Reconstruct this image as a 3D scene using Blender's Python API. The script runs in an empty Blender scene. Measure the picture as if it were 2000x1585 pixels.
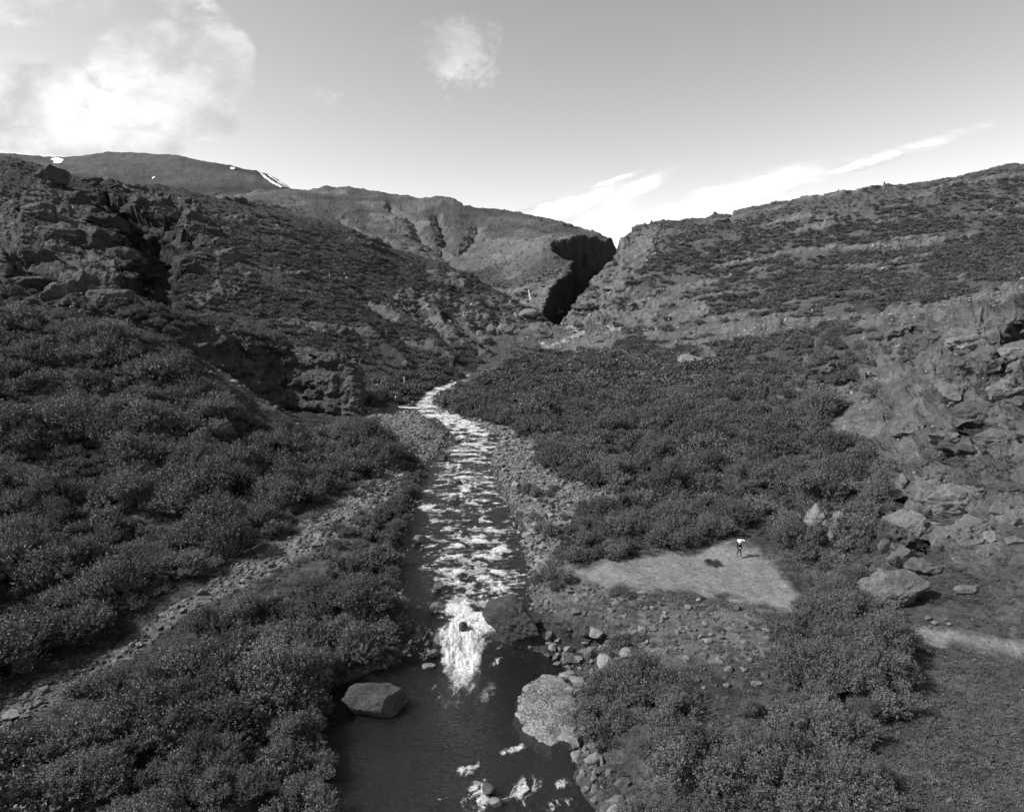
import bpy, math, random
import numpy as np
from mathutils import Vector, Matrix
for _b in (bpy.data.objects, bpy.data.meshes):
    for _o in list(_b): _b.remove(_o)
SC = bpy.context.scene
COL = SC.collection
R = math.radians
rng = np.random.default_rng(7)
random.seed(7)

# ------------------------------------------------------------------ camera
F = 1303.0; CZ = 28.0; TH = math.atan(172.5 / F)     # focal length in photo pixels, camera height, downward pitch
CT, ST = math.cos(TH), math.sin(TH)
cam = bpy.data.cameras.new('camera'); co = bpy.data.objects.new('camera', cam); COL.objects.link(co)
co.location = (0, 0, CZ); co.rotation_euler = (R(90) - TH, 0, 0)
cam.sensor_width = 36; cam.lens = 36 * F / 2000; cam.clip_end = 20000; cam.clip_start = 0.5
SC.camera = co

# ------------------------------------------------------------------ sun, sky, exposure
SUN_EL, SUN_AZ = R(42), R(262)                        # azimuth clockwise from +Y
SC.view_settings.view_transform = 'Standard'; SC.view_settings.look = 'None'
SC.view_settings.exposure = 0.6; SC.view_settings.gamma = 1.0
sun = bpy.data.lights.new('sun', 'SUN'); sun.energy = 5.0; sun.angle = R(0.5); sun.color = (1, 1, 1)
so = bpy.data.objects.new('sun', sun); COL.objects.link(so)
_sd = Vector((math.sin(SUN_AZ) * math.cos(SUN_EL), math.cos(SUN_AZ) * math.cos(SUN_EL), math.sin(SUN_EL)))
so.rotation_euler = _sd.to_track_quat('Z', 'Y').to_euler(); so.location = (-60, -20, 90)

def NT(tree):
    def new(t, **kw):
        n = tree.nodes.new(t)
        for k, v in kw.items():
            if k.startswith('i_'):
                key = k[2:]
                n.inputs[int(key) if key.isdigit() else key].default_value = v
            else: setattr(n, k, v)
        return n
    def L(a, b): tree.links.new(a, b)
    def out(x): return x.outputs[0] if hasattr(x, 'outputs') else x
    def math_(op, a, b=None, c=None, clamp=False):
        n = tree.nodes.new('ShaderNodeMath'); n.operation = op; n.use_clamp = clamp
        for i, v in enumerate((a, b, c)):
            if v is None: continue
            if isinstance(v, (int, float)): n.inputs[i].default_value = v
            else: L(out(v), n.inputs[i])
        return n.outputs[0]
    return new, L, math_

def dir_uw(px, py):
    u, v = (px - 1000) / F, (792.5 - py) / F
    return u / (CT + v * ST), (v * CT - ST) / (CT + v * ST)

W = bpy.data.worlds.new('World'); SC.world = W; W.use_nodes = True
wt = W.node_tree; wt.nodes.clear(); new, L, M = NT(wt)
sky = new('ShaderNodeTexSky', sky_type='NISHITA', sun_disc=False, sun_elevation=SUN_EL, sun_rotation=SUN_AZ,
          air_density=1.0, dust_density=0.6, ozone_density=1.0)
sep = new('ShaderNodeSeparateColor'); L(sky.outputs[0], sep.inputs[0])
lum = M('ADD', M('MULTIPLY', sep.outputs[0], 0.75), M('MULTIPLY', sep.outputs[1], 0.25))   # black and white film behind a red filter
tc = new('ShaderNodeTexCoord'); xyz = new('ShaderNodeSeparateXYZ'); L(tc.outputs['Generated'], xyz.inputs[0])
yy = M('MAXIMUM', xyz.outputs[1], 0.05)
uw = new('ShaderNodeCombineXYZ'); L(M('DIVIDE', xyz.outputs[0], yy), uw.inputs[0]); L(M('DIVIDE', xyz.outputs[2], yy), uw.inputs[1])
def blob(px, py, rx, ry, rot, s, hard=0.35):
    u, w = dir_uw(px, py)
    mp = new('ShaderNodeMapping', vector_type='TEXTURE'); L(uw.outputs[0], mp.inputs[0])
    mp.inputs['Location'].default_value = (u, w, 0); mp.inputs['Rotation'].default_value = (0, 0, R(rot))
    mp.inputs['Scale'].default_value = (rx / F, ry / F, 1)
    ln = new('ShaderNodeVectorMath', operation='LENGTH'); L(mp.outputs[0], ln.inputs[0])
    mr = new('ShaderNodeMapRange', interpolation_type='SMOOTHSTEP'); L(ln.outputs['Value'], mr.inputs[0])
    for i, v in enumerate((hard, 1.0, s, 0.0)): mr.inputs[i + 1].default_value = v
    return mr.outputs[0]
def addall(v):
    a = v[0]
    for b in v[1:]: a = M('MAXIMUM', a, b)
    return a
def fbm(vec, scale, detail, rough, sx=1, sy=1, rot=0, dist=0.0, off=0):
    mp = new('ShaderNodeMapping'); L(vec, mp.inputs[0]); mp.inputs['Scale'].default_value = (sx, sy, 1)
    mp.inputs['Rotation'].default_value = (0, 0, R(rot)); mp.inputs['Location'].default_value = (off, off * 0.7, 0)
    n = new('ShaderNodeTexNoise', i_Scale=scale, i_Detail=detail, i_Roughness=rough, i_Distortion=dist); L(mp.outputs[0], n.inputs['Vector'])
    return n.outputs[0]
def smooth(v, a, b, lo=0.0, hi=1.0):
    mr = new('ShaderNodeMapRange', interpolation_type='SMOOTHSTEP'); L(v, mr.inputs[0])
    for i, x in enumerate((a, b, lo, hi)): mr.inputs[i + 1].default_value = x
    return mr.outputs[0]
cum = addall([blob(330, 140, 240, 130, -8, .95), blob(430, 100, 95, 80, -10, 1.0), blob(70, 190, 190, 110, 0, .85), blob(120, 275, 380, 48, -3, 1.0),
              blob(400, 240, 130, 65, 10, .85), blob(160, 215, 260, 70, 0, .75), blob(60, 10, 260, 55, 0, .72), blob(380, 20, 160, 60, -30, .55)])
n1 = fbm(uw.outputs[0], 8.5, 14, .66, 1, 1.3, 0, .2)
dcum = smooth(M('ADD', M('MULTIPLY', cum, .64), M('MULTIPLY', n1, 1.35)), .92, 1.18)
wisp = addall([blob(895, 95, 170, 120, -15, .8, .0), blob(945, 130, 90, 90, 0, .65, .0), blob(830, 130, 120, 50, 10, .5, .0), blob(635, 185, 60, 38, 0, .55, .1), blob(600, 220, 60, 20, 0, .42, .1)])
n2 = fbm(uw.outputs[0], 16, 13, .70, 1, 1.2, 20, .1, 3)
dwisp = M('MULTIPLY', smooth(M('ADD', M('MULTIPLY', wisp, .62), M('MULTIPLY', n2, 1.5)), .95, 1.35), .62)
cir = addall([blob(1110, 402, 210, 44, 17, 1.0, .0), blob(1235, 372, 150, 26, 26, 1.0, .0), blob(1160, 428, 150, 44, 22, .9, .0),
              blob(1450, 378, 330, 46, 15, 1.05, .0), blob(1330, 420, 170, 34, 14, 1.0, .1), blob(1720, 308, 330, 24, 16.5, .8, .0),
              blob(1190, 355, 120, 10, 18, .65, .1)])
n3 = fbm(uw.outputs[0], 9, 11, .66, 1, 5.5, -19, .15, 5)
dcir = smooth(M('ADD', M('MULTIPLY', cir, .85), M('MULTIPLY', n3, 1.1)), .68, 1.16)
dens = M('MAXIMUM', M('MAXIMUM', dcum, dwisp), dcir)
shade = smooth(fbm(uw.outputs[0], 4.5, 7, .6, 1, 1.6, 0, .2, 9), .35, .68, 4.2, 7.4)       # cloud brightness, same unit as the sky
shade = M('MAXIMUM', shade, M('MULTIPLY', dcir, 8.0))
mix = new('ShaderNodeMix', data_type='FLOAT'); L(dens, mix.inputs[0]); L(M('MULTIPLY', M('POWER', lum, 1.15), 1.64), mix.inputs[2]); L(shade, mix.inputs[3])
bg = new('ShaderNodeBackground'); bg.inputs[1].default_value = 0.10
L(mix.outputs[0], bg.inputs[0]); wo = new('ShaderNodeOutputWorld'); L(bg.outputs[0], wo.inputs[0])

# ------------------------------------------------------------------ numpy noise
def _h(ix, iy, iz, seed):
    n = (ix.astype(np.int64) * 374761393 + iy.astype(np.int64) * 668265263 + iz.astype(np.int64) * 2147483647 + seed * 1274126177) & 0xffffffff
    n = ((n ^ (n >> 13)) * 1274126177) & 0xffffffff
    n = ((n ^ (n >> 16)) * 2246822519) & 0xffffffff
    return ((n >> 8) & 0xffff).astype(np.float32) / 32767.5 - 1.0
def vn2(x, y, seed=0):
    ix = np.floor(x); iy = np.floor(y); fx = (x - ix).astype(np.float32); fy = (y - iy).astype(np.float32)
    fx = fx * fx * fx * (fx * (fx * 6 - 15) + 10); fy = fy * fy * fy * (fy * (fy * 6 - 15) + 10); z = np.zeros_like(ix)
    a = _h(ix, iy, z, seed); b = _h(ix + 1, iy, z, seed); c = _h(ix, iy + 1, z, seed); d = _h(ix + 1, iy + 1, z, seed)
    return (a + (b - a) * fx) * (1 - fy) + (c + (d - c) * fx) * fy
def fb2(x, y, wl, octs, seed=0, gain=.5, ridged=False):
    t = 0; amp = 1.0; s = 0; ca, sa = .8, .6
    x = x / wl; y = y / wl
    for o in range(octs):
        n = vn2(x, y, seed + o * 17)
        if ridged: n = 1 - 2 * np.abs(n)
        t = t + n * amp; s += amp; amp *= gain; x, y = (x * ca - y * sa) * 2.03 + 3.1, (x * sa + y * ca) * 2.03 - 1.7
    return t / s
def vn3(x, y, z, seed=0):
    ix = np.floor(x); iy = np.floor(y); iz = np.floor(z); f = []
    for q, i in ((x, ix), (y, iy), (z, iz)):
        t = (q - i).astype(np.float32); f.append(t * t * t * (t * (t * 6 - 15) + 10))
    fx, fy, fz = f
    def pl(k):
        a = _h(ix, iy, iz + k, seed); b = _h(ix + 1, iy, iz + k, seed); c = _h(ix, iy + 1, iz + k, seed); d = _h(ix + 1, iy + 1, iz + k, seed)
        return (a + (b - a) * fx) * (1 - fy) + (c + (d - c) * fx) * fy
    return pl(0) * (1 - fz) + pl(1) * fz
def fb3(x, y, z, wl, octs, seed=0, gain=.5, ridged=False):
    t = 0; amp = 1.0; s = 0; x = x / wl; y = y / wl; z = z / wl
    for o in range(octs):
        n = vn3(x, y, z, seed + o * 13)
        if ridged: n = 1 - 2 * np.abs(n)
        t = t + n * amp; s += amp; amp *= gain; x, y, z = (x * .8 - y * .6) * 2.03 + 1.3, (x * .6 + y * .8) * 2.03 + 4.1, z * 2.05 + 2.2
    return t / s
def sst(x, a, b):
    t = np.clip((x - a) / (b - a), 0, 1); return t * t * (3 - 2 * t)
def inpoly(px, py, poly):
    r = np.zeros(px.shape, bool); n = len(poly)
    for i in range(n):
        x1, y1 = poly[i]; x2, y2 = poly[(i + 1) % n]
        if y1 == y2: continue
        c = ((y1 > py) != (y2 > py)) & (px < (x2 - x1) * (py - y1) / (y2 - y1) + x1); r ^= c
    return r
def polydist(px, py, pts, closed=False):
    best = np.full(px.shape, 1e9); n = len(pts)
    for i in range(n if closed else n - 1):
        x1, y1 = pts[i][:2]; x2, y2 = pts[(i + 1) % n][:2]; dx, dy = x2 - x1, y2 - y1
        t = np.clip(((px - x1) * dx + (py - y1) * dy) / (dx * dx + dy * dy + 1e-9), 0, 1)
        best = np.minimum(best, np.hypot(px - x1 - t * dx, py - y1 - t * dy))
    return best
def sdpoly(x, y, poly):                               # negative inside
    d = polydist(x, y, poly, True); return np.where(inpoly(x, y, poly), -d, d)

# ------------------------------------------------------------------ from photo measurements to the place
def P(px, py, D):
    u, v = (px - 1000) / F, (792.5 - py) / F; t = D / (CT + v * ST)
    return (u * t, D, CZ + t * (v * CT - ST))
def Hh(px, D, z):
    u = (px - 1000) / F; return (u * (D * CT - (z - CZ) * ST), D, z)
def Dz(px, py, z):                                    # where the ray reaches height z
    a, w = dir_uw(px, py); D = (z - CZ) / w; return (a * D, D, z)
def project(x, y, z):
    dep = y * CT - (z - CZ) * ST; up = y * ST + (z - CZ) * CT
    return 1000 + F * x / dep, 792.5 - F * up / dep

class Layer:
    def __init__(s, curves, front, back, left=None, right=None):
        s.c = []; s.front = front; s.back = back; s.l = left; s.r = right
        for cv in curves:
            q = np.array([(p[0] / p[1], p[1], p[2]) for p in cv]); q = q[np.argsort(q[:, 0], kind='stable')]; s.c.append(q)
    def __call__(s, x, y):
        a = x / y; D = [np.interp(a, q[:, 0], q[:, 1]) for q in s.c]; Z = [np.interp(a, q[:, 0], q[:, 2]) for q in s.c]
        z = Z[0] - s.front * np.maximum(D[0] - y, 0)
        for k in range(len(D) - 1):
            dd = np.maximum(D[k + 1] - D[k], .5); t = (y - D[k]) / dd
            z = np.where(t > 0, Z[k] + (Z[k + 1] - Z[k]) * np.minimum(t, 1), z)
        z = z - s.back * np.maximum(y - D[-1], 0)
        if s.l: z = z - s.l[1] * np.maximum(s.l[0] - a, 0) * y
        if s.r: z = z - s.r[1] * np.maximum(a - s.r[0], 0) * y
        return z
C = lambda s: [P(*map(float, t.split(','))) for t in s.split()]
CH = lambda s: [Hh(*map(float, t.split(','))) for t in s.split()]

# river: photo row, left px, right px, water height
RV = [(1700, 560, 1200, -.35), (1585, 610, 1168, -.2), (1500, 620, 1130, -.1), (1450, 625, 1112, 0), (1400, 630, 1122, 0), (1340, 640, 1120, 0), (1310, 735, 1112, 0.0),
      (1285, 790, 1085, .05), (1262, 822, 1000, .3), (1240, 838, 968, .95), (1222, 822, 975, 1.35), (1200, 792, 1040, 1.6), (1150, 780, 1033, 2.0),
      (1100, 775, 1030, 2.5), (1050, 790, 1020, 3.0), (1000, 802, 1000, 3.6), (950, 815, 975, 4.4), (900, 838, 960, 5.3), (865, 873, 975, 6.0),
      (850, 880, 975, 6.4), (825, 865, 930, 7.1), (805, 800, 876, 7.8), (790, 806, 852, 8.4), (770, 826, 862, 9.1), (756, 855, 910, 9.7)]
rl = [Dz(a, y, z) for y, a, b, z in RV]; rr = [Dz(b, y, z) for y, a, b, z in RV]
RD = [p[1] for p in rl]; RXL = [p[0] for p in rl]; RXR = [p[0] for p in rr]; RZ = [r[3] for r in RV]
for px, D, z, w in ((945, 200, 10.8, 3.5), (955, 215, 12, 3.5), (985, 250, 15, 3.5), (1040, 290, 18, 4), (1085, 320, 20.5, 4), (1100, 350, 21, 5), (1110, 3600, 22, 5)):
    q = Hh(px, D, z); RD.append(D); RXL.append(q[0] - w); RXR.append(q[0] + w); RZ.append(z)
RD, RXL, RXR, RZ = map(np.array, (RD, RXL, RXR, RZ)); RC = (RXL + RXR) / 2; RW = (RXR - RXL) / 2
def wat(y): return np.interp(y, RD, RZ)
def floor_h(x, y):
    zw = wat(y); xc = np.interp(y, RD, RC); hw = np.interp(y, RD, RW)
    hw = hw + .5 * vn2(y / 2.1, x * 0 + 3.3, 5) + .25 * vn2(y / .8, x * 0 + 1.1, 6)
    d = np.abs(x - xc) - hw; right = x > xc
    bed = np.where(y < 53, -.75, -.32)
    tr = np.maximum(3.2, zw + .9) - zw; tr = tr * sst(y, 20, 30) * np.where(y > 150, .8, 1); tl = 1.5
    up = np.where(right, .35 * sst(d, 0, .8) + (tr - .35) * sst(d, .5, 8.5) + np.maximum(d - 9, 0) * .012,
                  .35 * sst(d, 0, 1) + (tl - .35) * sst(d, 1, 6) + np.maximum(d - 9, 0) * .01)
    return zw + np.where(d < 0, bed * sst(-d, 0, 1.3), up)

S0 = Layer([CH('-500,34,1 -300,40,1 0,49,.8 300,60,1.1 450,70,2 600,84,3.2 700,100,5 740,115,6.4 800,135,7'),
            C('-500,920,66 -300,900,75 0,850,85 200,830,90 400,850,92 500,880,95 600,900,100 680,880,108 740,850,118 790,815,136'),
            C('-500,600,122 -300,600,125 0,600,122 150,622,118 300,648,118 400,708,117 500,778,117 590,818,119 700,820,126 760,806,138')], .25, .45, None, (-.165, 1.5))
S1 = Layer([C('-500,595,128 -300,600,128 0,598,127 150,612,127 240,625,127.5 300,655,127 400,700,130 500,735,136 560,765,139 600,782,136 650,790,132 700,798,131'),
            C('-500,550,135 -300,560,135 0,565,132 150,578,132 240,598,134 330,618,135 400,638,136 500,662,144 560,672,147 600,682,144 650,694,139.5 680,708,137.5 694,728,137 700,745,136.5 703,780,136')], 1.6, .45, None, (-.2285, 7))
L3 = Layer([CH('-500,170,24 -300,170,25 0,165,27 300,160,27 450,158,23 600,160,16 700,160,10.5 800,166,9 880,188,10 930,215,12 980,260,15.5 1040,300,20'),
            C('-500,520,190 -300,520,190 0,520,187 300,560,195 500,600,205 650,640,205 750,690,197 850,705,203 920,705,228 970,675,268 1040,642,308'),
            C('-500,380,250 -300,380,250 0,400,250 250,440,270 400,460,290 550,500,290 700,560,280 800,600,275 900,628,290 970,622,315 1040,612,335'),
            C('-500,250,330 -300,270,330 0,304,330 60,321,335 130,338,340 200,352,345 300,358,380 400,384,400 500,401,420 560,414,425 620,429,430 700,454,430 760,477,430 830,508,420 880,518,410 930,545,390 1000,590,360 1030,605,350 1060,622,340')], .6, .12, None, (.055, 2))
L4 = Layer([C('-500,330,600 -300,350,600 0,360,600 300,390,520 500,415,520 700,470,480 800,502,470 880,528,450 950,548,425 1000,578,395 1040,588,368 1085,560,372'),
            C('-500,330,800 -300,350,800 0,360,800 300,385,650 500,398,650 700,438,600 800,466,570 880,505,540 950,492,520 1000,492,490 1060,484,458 1100,474,478 1130,464,502 1160,460,542 1200,470,590'),
            C('-500,360,900 -300,360,900 0,370,900 300,400,880 430,384,900 500,375,930 560,368,950 600,369,950 640,365,950 655,369,945 680,369,940 750,376,900 815,389,880 828,385,880 885,388,860 897,394,850 905,400,845 930,408,840 1000,418,800 1060,431,760 1082,431,750 1100,436,730 1130,449,700 1150,457,650 1170,458,620 1190,467,615 1208,481,605')], .5, .2, None, (.163, 1.2))
L5 = Layer([C('-500,420,1500 -300,400,1500 0,400,1500 300,400,1500 570,400,1500 700,430,1500 1100,560,1500'),
            C('-500,330,2100 0,345,2100 200,350,2100 400,360,2100 500,365,2100 570,385,2100 700,425,2200 1100,520,2200'),
            C('-500,300,2700 -300,305,2700 0,300,2700 60,302,2700 130,303,2700 200,298,2700 260,296,2700 350,302,2700 400,312,2700 450,320,2700 480,328,2700 500,332,2680 515,340,2660 530,345,2640 550,356,2620 570,369,2600 620,385,2600 700,420,2600 1100,500,2600')], .5, .05)
RR = Layer([C('800,800,150 870,795,150 1000,850,122 1150,900,104 1300,950,92 1500,1040,74 1700,1060,68 2000,1080,60 2500,1100,52'),
            C('800,770,165 870,768,166 920,744,186 1000,768,166 1150,800,140 1300,830,122 1500,860,105 1700,850,100 2000,850,90 2500,860,80'),
            C('860,735,205 930,713,216 1000,700,230 1100,700,235 1300,700,205 1500,700,170 1700,690,150 2000,700,140 2500,700,130'),
            C('860,700,245 930,690,245 950,660,265 1000,641,290 1110,634,298 1200,636,292 1300,635,275 1500,620,235 1700,600,210 2000,575,200 2500,560,180'),
            C('860,690,260 950,650,275 1000,636,303 1090,632,308 1110,625,312 1135,572,340 1150,562,345 1300,560,325 1500,530,312 1700,500,305 2000,470,300 2500,440,290'),
            C('860,690,270 950,652,285 1000,640,310 1095,634,314 1110,615,325 1133,562,352 1150,546,366 1165,522,382 1190,500,402 1210,478,422 1215,468,425 1217,450,427 1250,440,432 1300,432,432 1380,425,432 1395,417,434 1430,420,434 1440,411,434 1500,399,432 1560,385,430 1600,378,428 1640,373,427 1665,373,427 1680,366,427 1725,361,425 1800,350,425 1850,342,423 1900,335,420 1960,321,420 2000,317,420 2500,270,400')], .3, .3, (-.105, 1.2))
RS = Layer([CH('1540,72,2.6 1600,68,2.8 1680,57,3 1750,50,3.3 1850,47.5,3.6 2000,46,3.8 2600,40,4'),
            C('1520,862,104 1600,940,83 1680,1010,70 1740,1095,60 1800,1105,59 1900,1085,58 2000,1050,57 2600,980,50'),
            C('1520,848,107 1600,850,100 1680,880,88 1740,935,77 1800,965,71 1850,955,69.5 1900,930,70 2000,900,70 2600,830,62'),
            C('1520,832,110 1600,790,112 1700,750,112 1780,742,100 1850,755,91 1900,765,87 2000,765,85 2600,700,80'),
            C('1520,824,113 1560,742,130 1620,655,150 1700,620,150 1780,603,145 1850,588,140 1930,572,135 2000,559,130 2600,500,115')], .5, .4, (.405, .8))
LAYERS = [floor_h, S0, S1, L3, L4, L5, RR, RS]

xy = lambda s: [P(*map(float, t.split(',')))[:2] for t in s.split()]
def strat(x, y, z): return fb2(x * .3 + z * .2, y * .3 + 3.0 * (z - np.where(x > 0, .16, -.13) * x) + 4 * vn2(x / 40, y / 40, 64), 11, 4, 63)
CANYON = [(4, 316), (5, 340), (6.5, 348), (11, 360), (19, 382), (28, 402), (32, 425), (27, 438), (22, 449), (23, 461), (35, 480), (49, 503), (67, 545), (88, 598), (96, 640),
          (122, 640), (112, 600), (98, 520), (86, 460), (77, 431), (67, 404), (55, 372), (47, 350), (39, 330), (31, 316)]
GULLY = xy('172,345,352 196,395,290 225,455,240 240,500,215 262,545,185 300,590,166 330,585,170 330,540,195 365,500,215 392,470,250 398,440,285 350,408,300 250,388,315 200,360,345')
NOTCH = xy('0,500,200 150,505,195 210,520,190 215,545,178 120,545,176 0,530,178')
RIBS = [('750,580,262 800,620,245 840,665,228 880,705,212', 3.0, 5), ('830,590,285 870,630,262 905,670,245 935,700,232', 3.5, 5), ('640,600,230 700,650,215 760,700,200 800,730,190', 2.2, 5),
        ('905,640,285 930,655,262 950,665,255', 3.0, 4), ('890,560,380 940,600,330 960,640,290', 2.5, 7)]
CHAN = [('880,520,520 905,490,560 925,470,600 935,440,680', -9, 10), ('880,520,520 860,490,560 830,470,600 800,440,700 760,420,780', -9, 11), ('860,490,560 870,460,620 850,430,720', -7, 9),
        ('760,480,520 745,455,560 700,440,600 660,430,640', -7, 9), ('1000,560,430 960,540,450 890,528,470', -4, 8), ('780,640,230 850,700,212 900,730,200', -2.5, 5), ('700,560,285 760,640,235 830,720,200', -2.5, 6)]
def base_height(x, y):
    hs = [f(x, y) for f in LAYERS]; z = hs[0]; k = 1.2
    idx = np.argmax(np.stack(hs), 0)
    for h in hs[1:]:                                   # smooth union of the landforms
        kk = np.clip(y * .01, .5, 5); t = np.clip(.5 + .5 * (h - z) / kk, 0, 1); z = z + (h - z) * t + kk * t * (1 - t) * .5
    zv = hs[0]
    hill = sst(z - zv, .3, 6)
    z = z + hill * (fb2(x, y, 26, 4, 3) * np.clip(y * .008, .6, 2.6) + fb2(x, y, 7, 3, 9) * .45)
    far = sst(y, 380, 600)
    z = z + far * (fb2(x, y, 150, 5, 21, .5, True) * 9 + fb2(x, y, 40, 3, 4) * 3 - 3)
    z = z + (1 - hill) * np.where(z > wat(y) + .12, fb2(x, y, 5, 4, 31) * .28, fb2(x, y, 1.2, 3, 32) * .1)
    for s, hgt, w in RIBS + CHAN:
        pts = xy(s); d = polydist(x + 2.5 * vn2(x / 11, y / 11, 8), y + 4 * vn2(x / 13, y / 13, 12), pts)
        z = z + hgt * np.clip(1 - d / w, 0, 1) ** 1.3
    # gullies and the canyon cut in
    wob = 1.8 * fb2(x, y, 9, 3, 41)
    sd = sdpoly(x, y, GULLY) + wob * 4.5; z = z - 12 * sst(-sd, 0, 9) * sst(y, 163, 176) - 5 * sst(-sd, 0, 1.8) * sst(y, 166, 185)
    sd = sdpoly(x, y, NOTCH) + wob; z = z - 4 * sst(-sd, 0, 2.5)
    sd = sdpoly(x, y, CANYON) + wob * .8
    cut = 21 + np.maximum(sd + 8, 0) * 9 + np.maximum(sd + 9, 0) * .0
    z = np.where((y > 312) & (y < 660), np.minimum(z, np.maximum(cut, 21)), z)
    return z, idx, hill

# ------------------------------------------------------------------ terrain grid (finer where the valley opens)
A_ = np.concatenate([np.linspace(-1.5, -.88, 90, endpoint=False), np.linspace(-.88, .88, 1240, endpoint=False), np.linspace(.88, 1.5, 90)])
Y_ = np.concatenate([np.geomspace(9, 30, 70, endpoint=False), np.geomspace(30, 124, 560, endpoint=False), np.geomspace(124, 142, 130, endpoint=False), np.geomspace(142, 180, 90, endpoint=False), np.geomspace(180, 460, 420, endpoint=False), np.geomspace(460, 700, 120, endpoint=False), np.geomspace(700, 3400, 190)])
NA, NY = len(A_), len(Y_)
GY, GA = np.meshgrid(Y_, A_, indexing='ij'); GX = GA * GY
GZ, GI, GH = base_height(GX, GY)

PXY = lambda s: [tuple(map(float, t.split(','))) for t in s.split()]
PATHS = [PXY('1120,1112 1200,1084 1300,1076 1400,1062 1425,1048 1460,1062 1510,1092 1550,1130 1580,1170 1560,1198 1500,1196 1350,1158 1200,1146 1120,1134'),
         PXY('1735,1238 1830,1228 1900,1232 2000,1250 2200,1262 2200,1292 2000,1276 1900,1264 1800,1256 1740,1252')]
TRAIL = [PXY('1030,612 1110,640 1140,650 1060,680'), PXY('1180,640 1260,650')]
SCREE = [PXY('1590,860 1640,790 1700,735 1790,690 1830,700 1740,800 1720,850 1600,868'), PXY('400,705 440,712 500,765 560,812 500,790'), PXY('1640,640 1700,615 1850,585 2000,560 2000,585 1860,605 1720,640'),
         PXY('1850,1010 2000,930 2000,1000 1870,1060'), PXY('1040,672 1110,650 1220,640 1200,680 1110,700'), PXY('820,580 850,600 900,700 880,690 840,640')]
BAR = [PXY('180,1300 330,1190 430,1120 560,1050 640,1000 720,940 760,900 800,900 790,960 700,1030 600,1085 480,1140 380,1200 260,1280 150,1340 20,1420 -100,1480 -100,1400'),
       PXY('700,800 800,795 850,830 870,860 830,910 790,870 740,850'), PXY('900,815 1000,835 1060,870 1100,930 1200,960 1250,1000 1130,990 1080,1090 1040,1140 1020,1000 975,940 960,890 990,850')]
ROCKY = [PXY('1110,632 1150,545 1215,470 1215,450 1300,440 1260,520 1230,560 1400,600 1330,650 1200,636'), PXY('930,690 960,640 1100,632 1200,636 1120,690 990,740 930,740'),
         PXY('1750,640 2000,580 2100,640 2100,1000 1980,900 1900,1090 1740,1100 1730,930 1640,880 1720,850 1740,780 1820,700'), PXY('590,690 700,700 704,800 640,810 580,760'),
         PXY('150,560 250,600 0,600 0,560'), PXY('100,350 240,470 250,570 140,540 0,510 0,400'), PXY('200,340 380,400 420,480 320,520 230,430'), PXY('760,570 980,580 1040,620 960,680 820,640'),
         PXY('1040,560 1110,535 1120,560 1060,620 1030,600'), PXY('1370,670 1420,690 1350,720 1330,705'), PXY('370,570 470,550 460,590 380,600')]
gpx, gpy = project(GX, GY, np.maximum(GZ, GZ))
wx = 9 * vn2(GX / 3.1, GY / 3.1, 51) + 5 * vn2(GX / 1.0, GY / 1.0, 52); wy = wx * .6 + 4 * vn2(GX / 1.7, GY / 1.7, 53)
def pmask(polys, sx=1.0):
    m = np.zeros(GX.shape, bool)
    for p in polys:
        q = np.array(p); bx = (gpx > q[:, 0].min() - 20) & (gpx < q[:, 0].max() + 20) & (gpy > q[:, 1].min() - 20) & (gpy < q[:, 1].max() + 20)
        mm = np.zeros_like(m); mm[bx] = inpoly((gpx + wx * sx)[bx], (gpy + wy * sx)[bx], p); m |= mm
    return m
m_path, m_scree, m_bar, m_rock = pmask(PATHS, .7), pmask(SCREE), pmask(BAR), pmask(ROCKY)
e_path = np.zeros_like(GX)                             # soft trodden edge of the clearing and the trail
for p_ in PATHS:
    e_path = np.maximum(e_path, sst(-sdpoly(gpx + wx, gpy + wy * .6, p_) + 26 * fb2(GX, GY, 2.4, 5, 55, .65), -9, 16))

# slope and strata
dzy = np.gradient(GZ, Y_, axis=0); dza = np.gradient(GZ, A_, axis=1) / GY; dzdx = dza; dzdy = dzy - GA * dza
slope = np.hypot(dzdx, dzdy)
rock = np.clip(np.maximum(sst(slope + .25 * fb2(GX, GY, 9, 3, 61), .75, 1.15), m_rock * sst(fb2(GX, GY, 6, 4, 62), -.35, .1)), 0, 1) * np.maximum(GH, sst(slope, .6, .9) * (GI > 0) * (GZ > wat(GY) + .4))
rock = np.maximum(rock, ((GY > 120) & (GY < 700)) * sst(strat(GX, GY, GZ), .24, .42) * GH * .85)   # ledges that follow the contours
nrm = np.stack([-dzdx, -dzdy, np.ones_like(GZ)], -1); nrm /= np.linalg.norm(nrm, axis=-1, keepdims=True)
rock = np.maximum(rock, (GI == 7) * sst(gpx + 90 * fb2(GX, GY, 7, 3, 65), 1600, 1760) * GH * np.clip(.8 + .5 * fb2(GX, GY, 8, 3, 64), .35, 1))
sel = rock > .02; X3, Y3, Z3 = GX[sel], GY[sel], GZ[sel]
sc = np.clip(Y3 / 110, .55, 4.2)
n = fb3(X3 / sc, Y3 / sc, Z3 * 2.6 / sc, 5.0, 5, 71, .55, True) * .95 + fb3(X3 / sc, Y3 / sc, Z3 * 1.2 / sc, 1.5, 3, 72, .6) * .5
disp = np.zeros_like(GZ); crag_ = (GI[sel] == 7); l3_ = (GI[sel] == 3) & (X3 < -40); n = n + (GI[sel] == 2) * (1.9 * fb3(X3, Y3, Z3 * 1.4, 2.8, 4, 76, .6) ) + l3_ * .9 * fb3(X3, Y3, Z3 * 2.0, 15.0, 4, 77, .55, True)
n = n * (1 + .7 * crag_) + crag_ * 1.9 * fb3(X3, Y3, Z3 * 1.3, 8.0, 4, 75, .55, True); disp[sel] = (n * sc) * rock[sel] * np.where(Y3 < 120, 1.1, .8)
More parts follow.
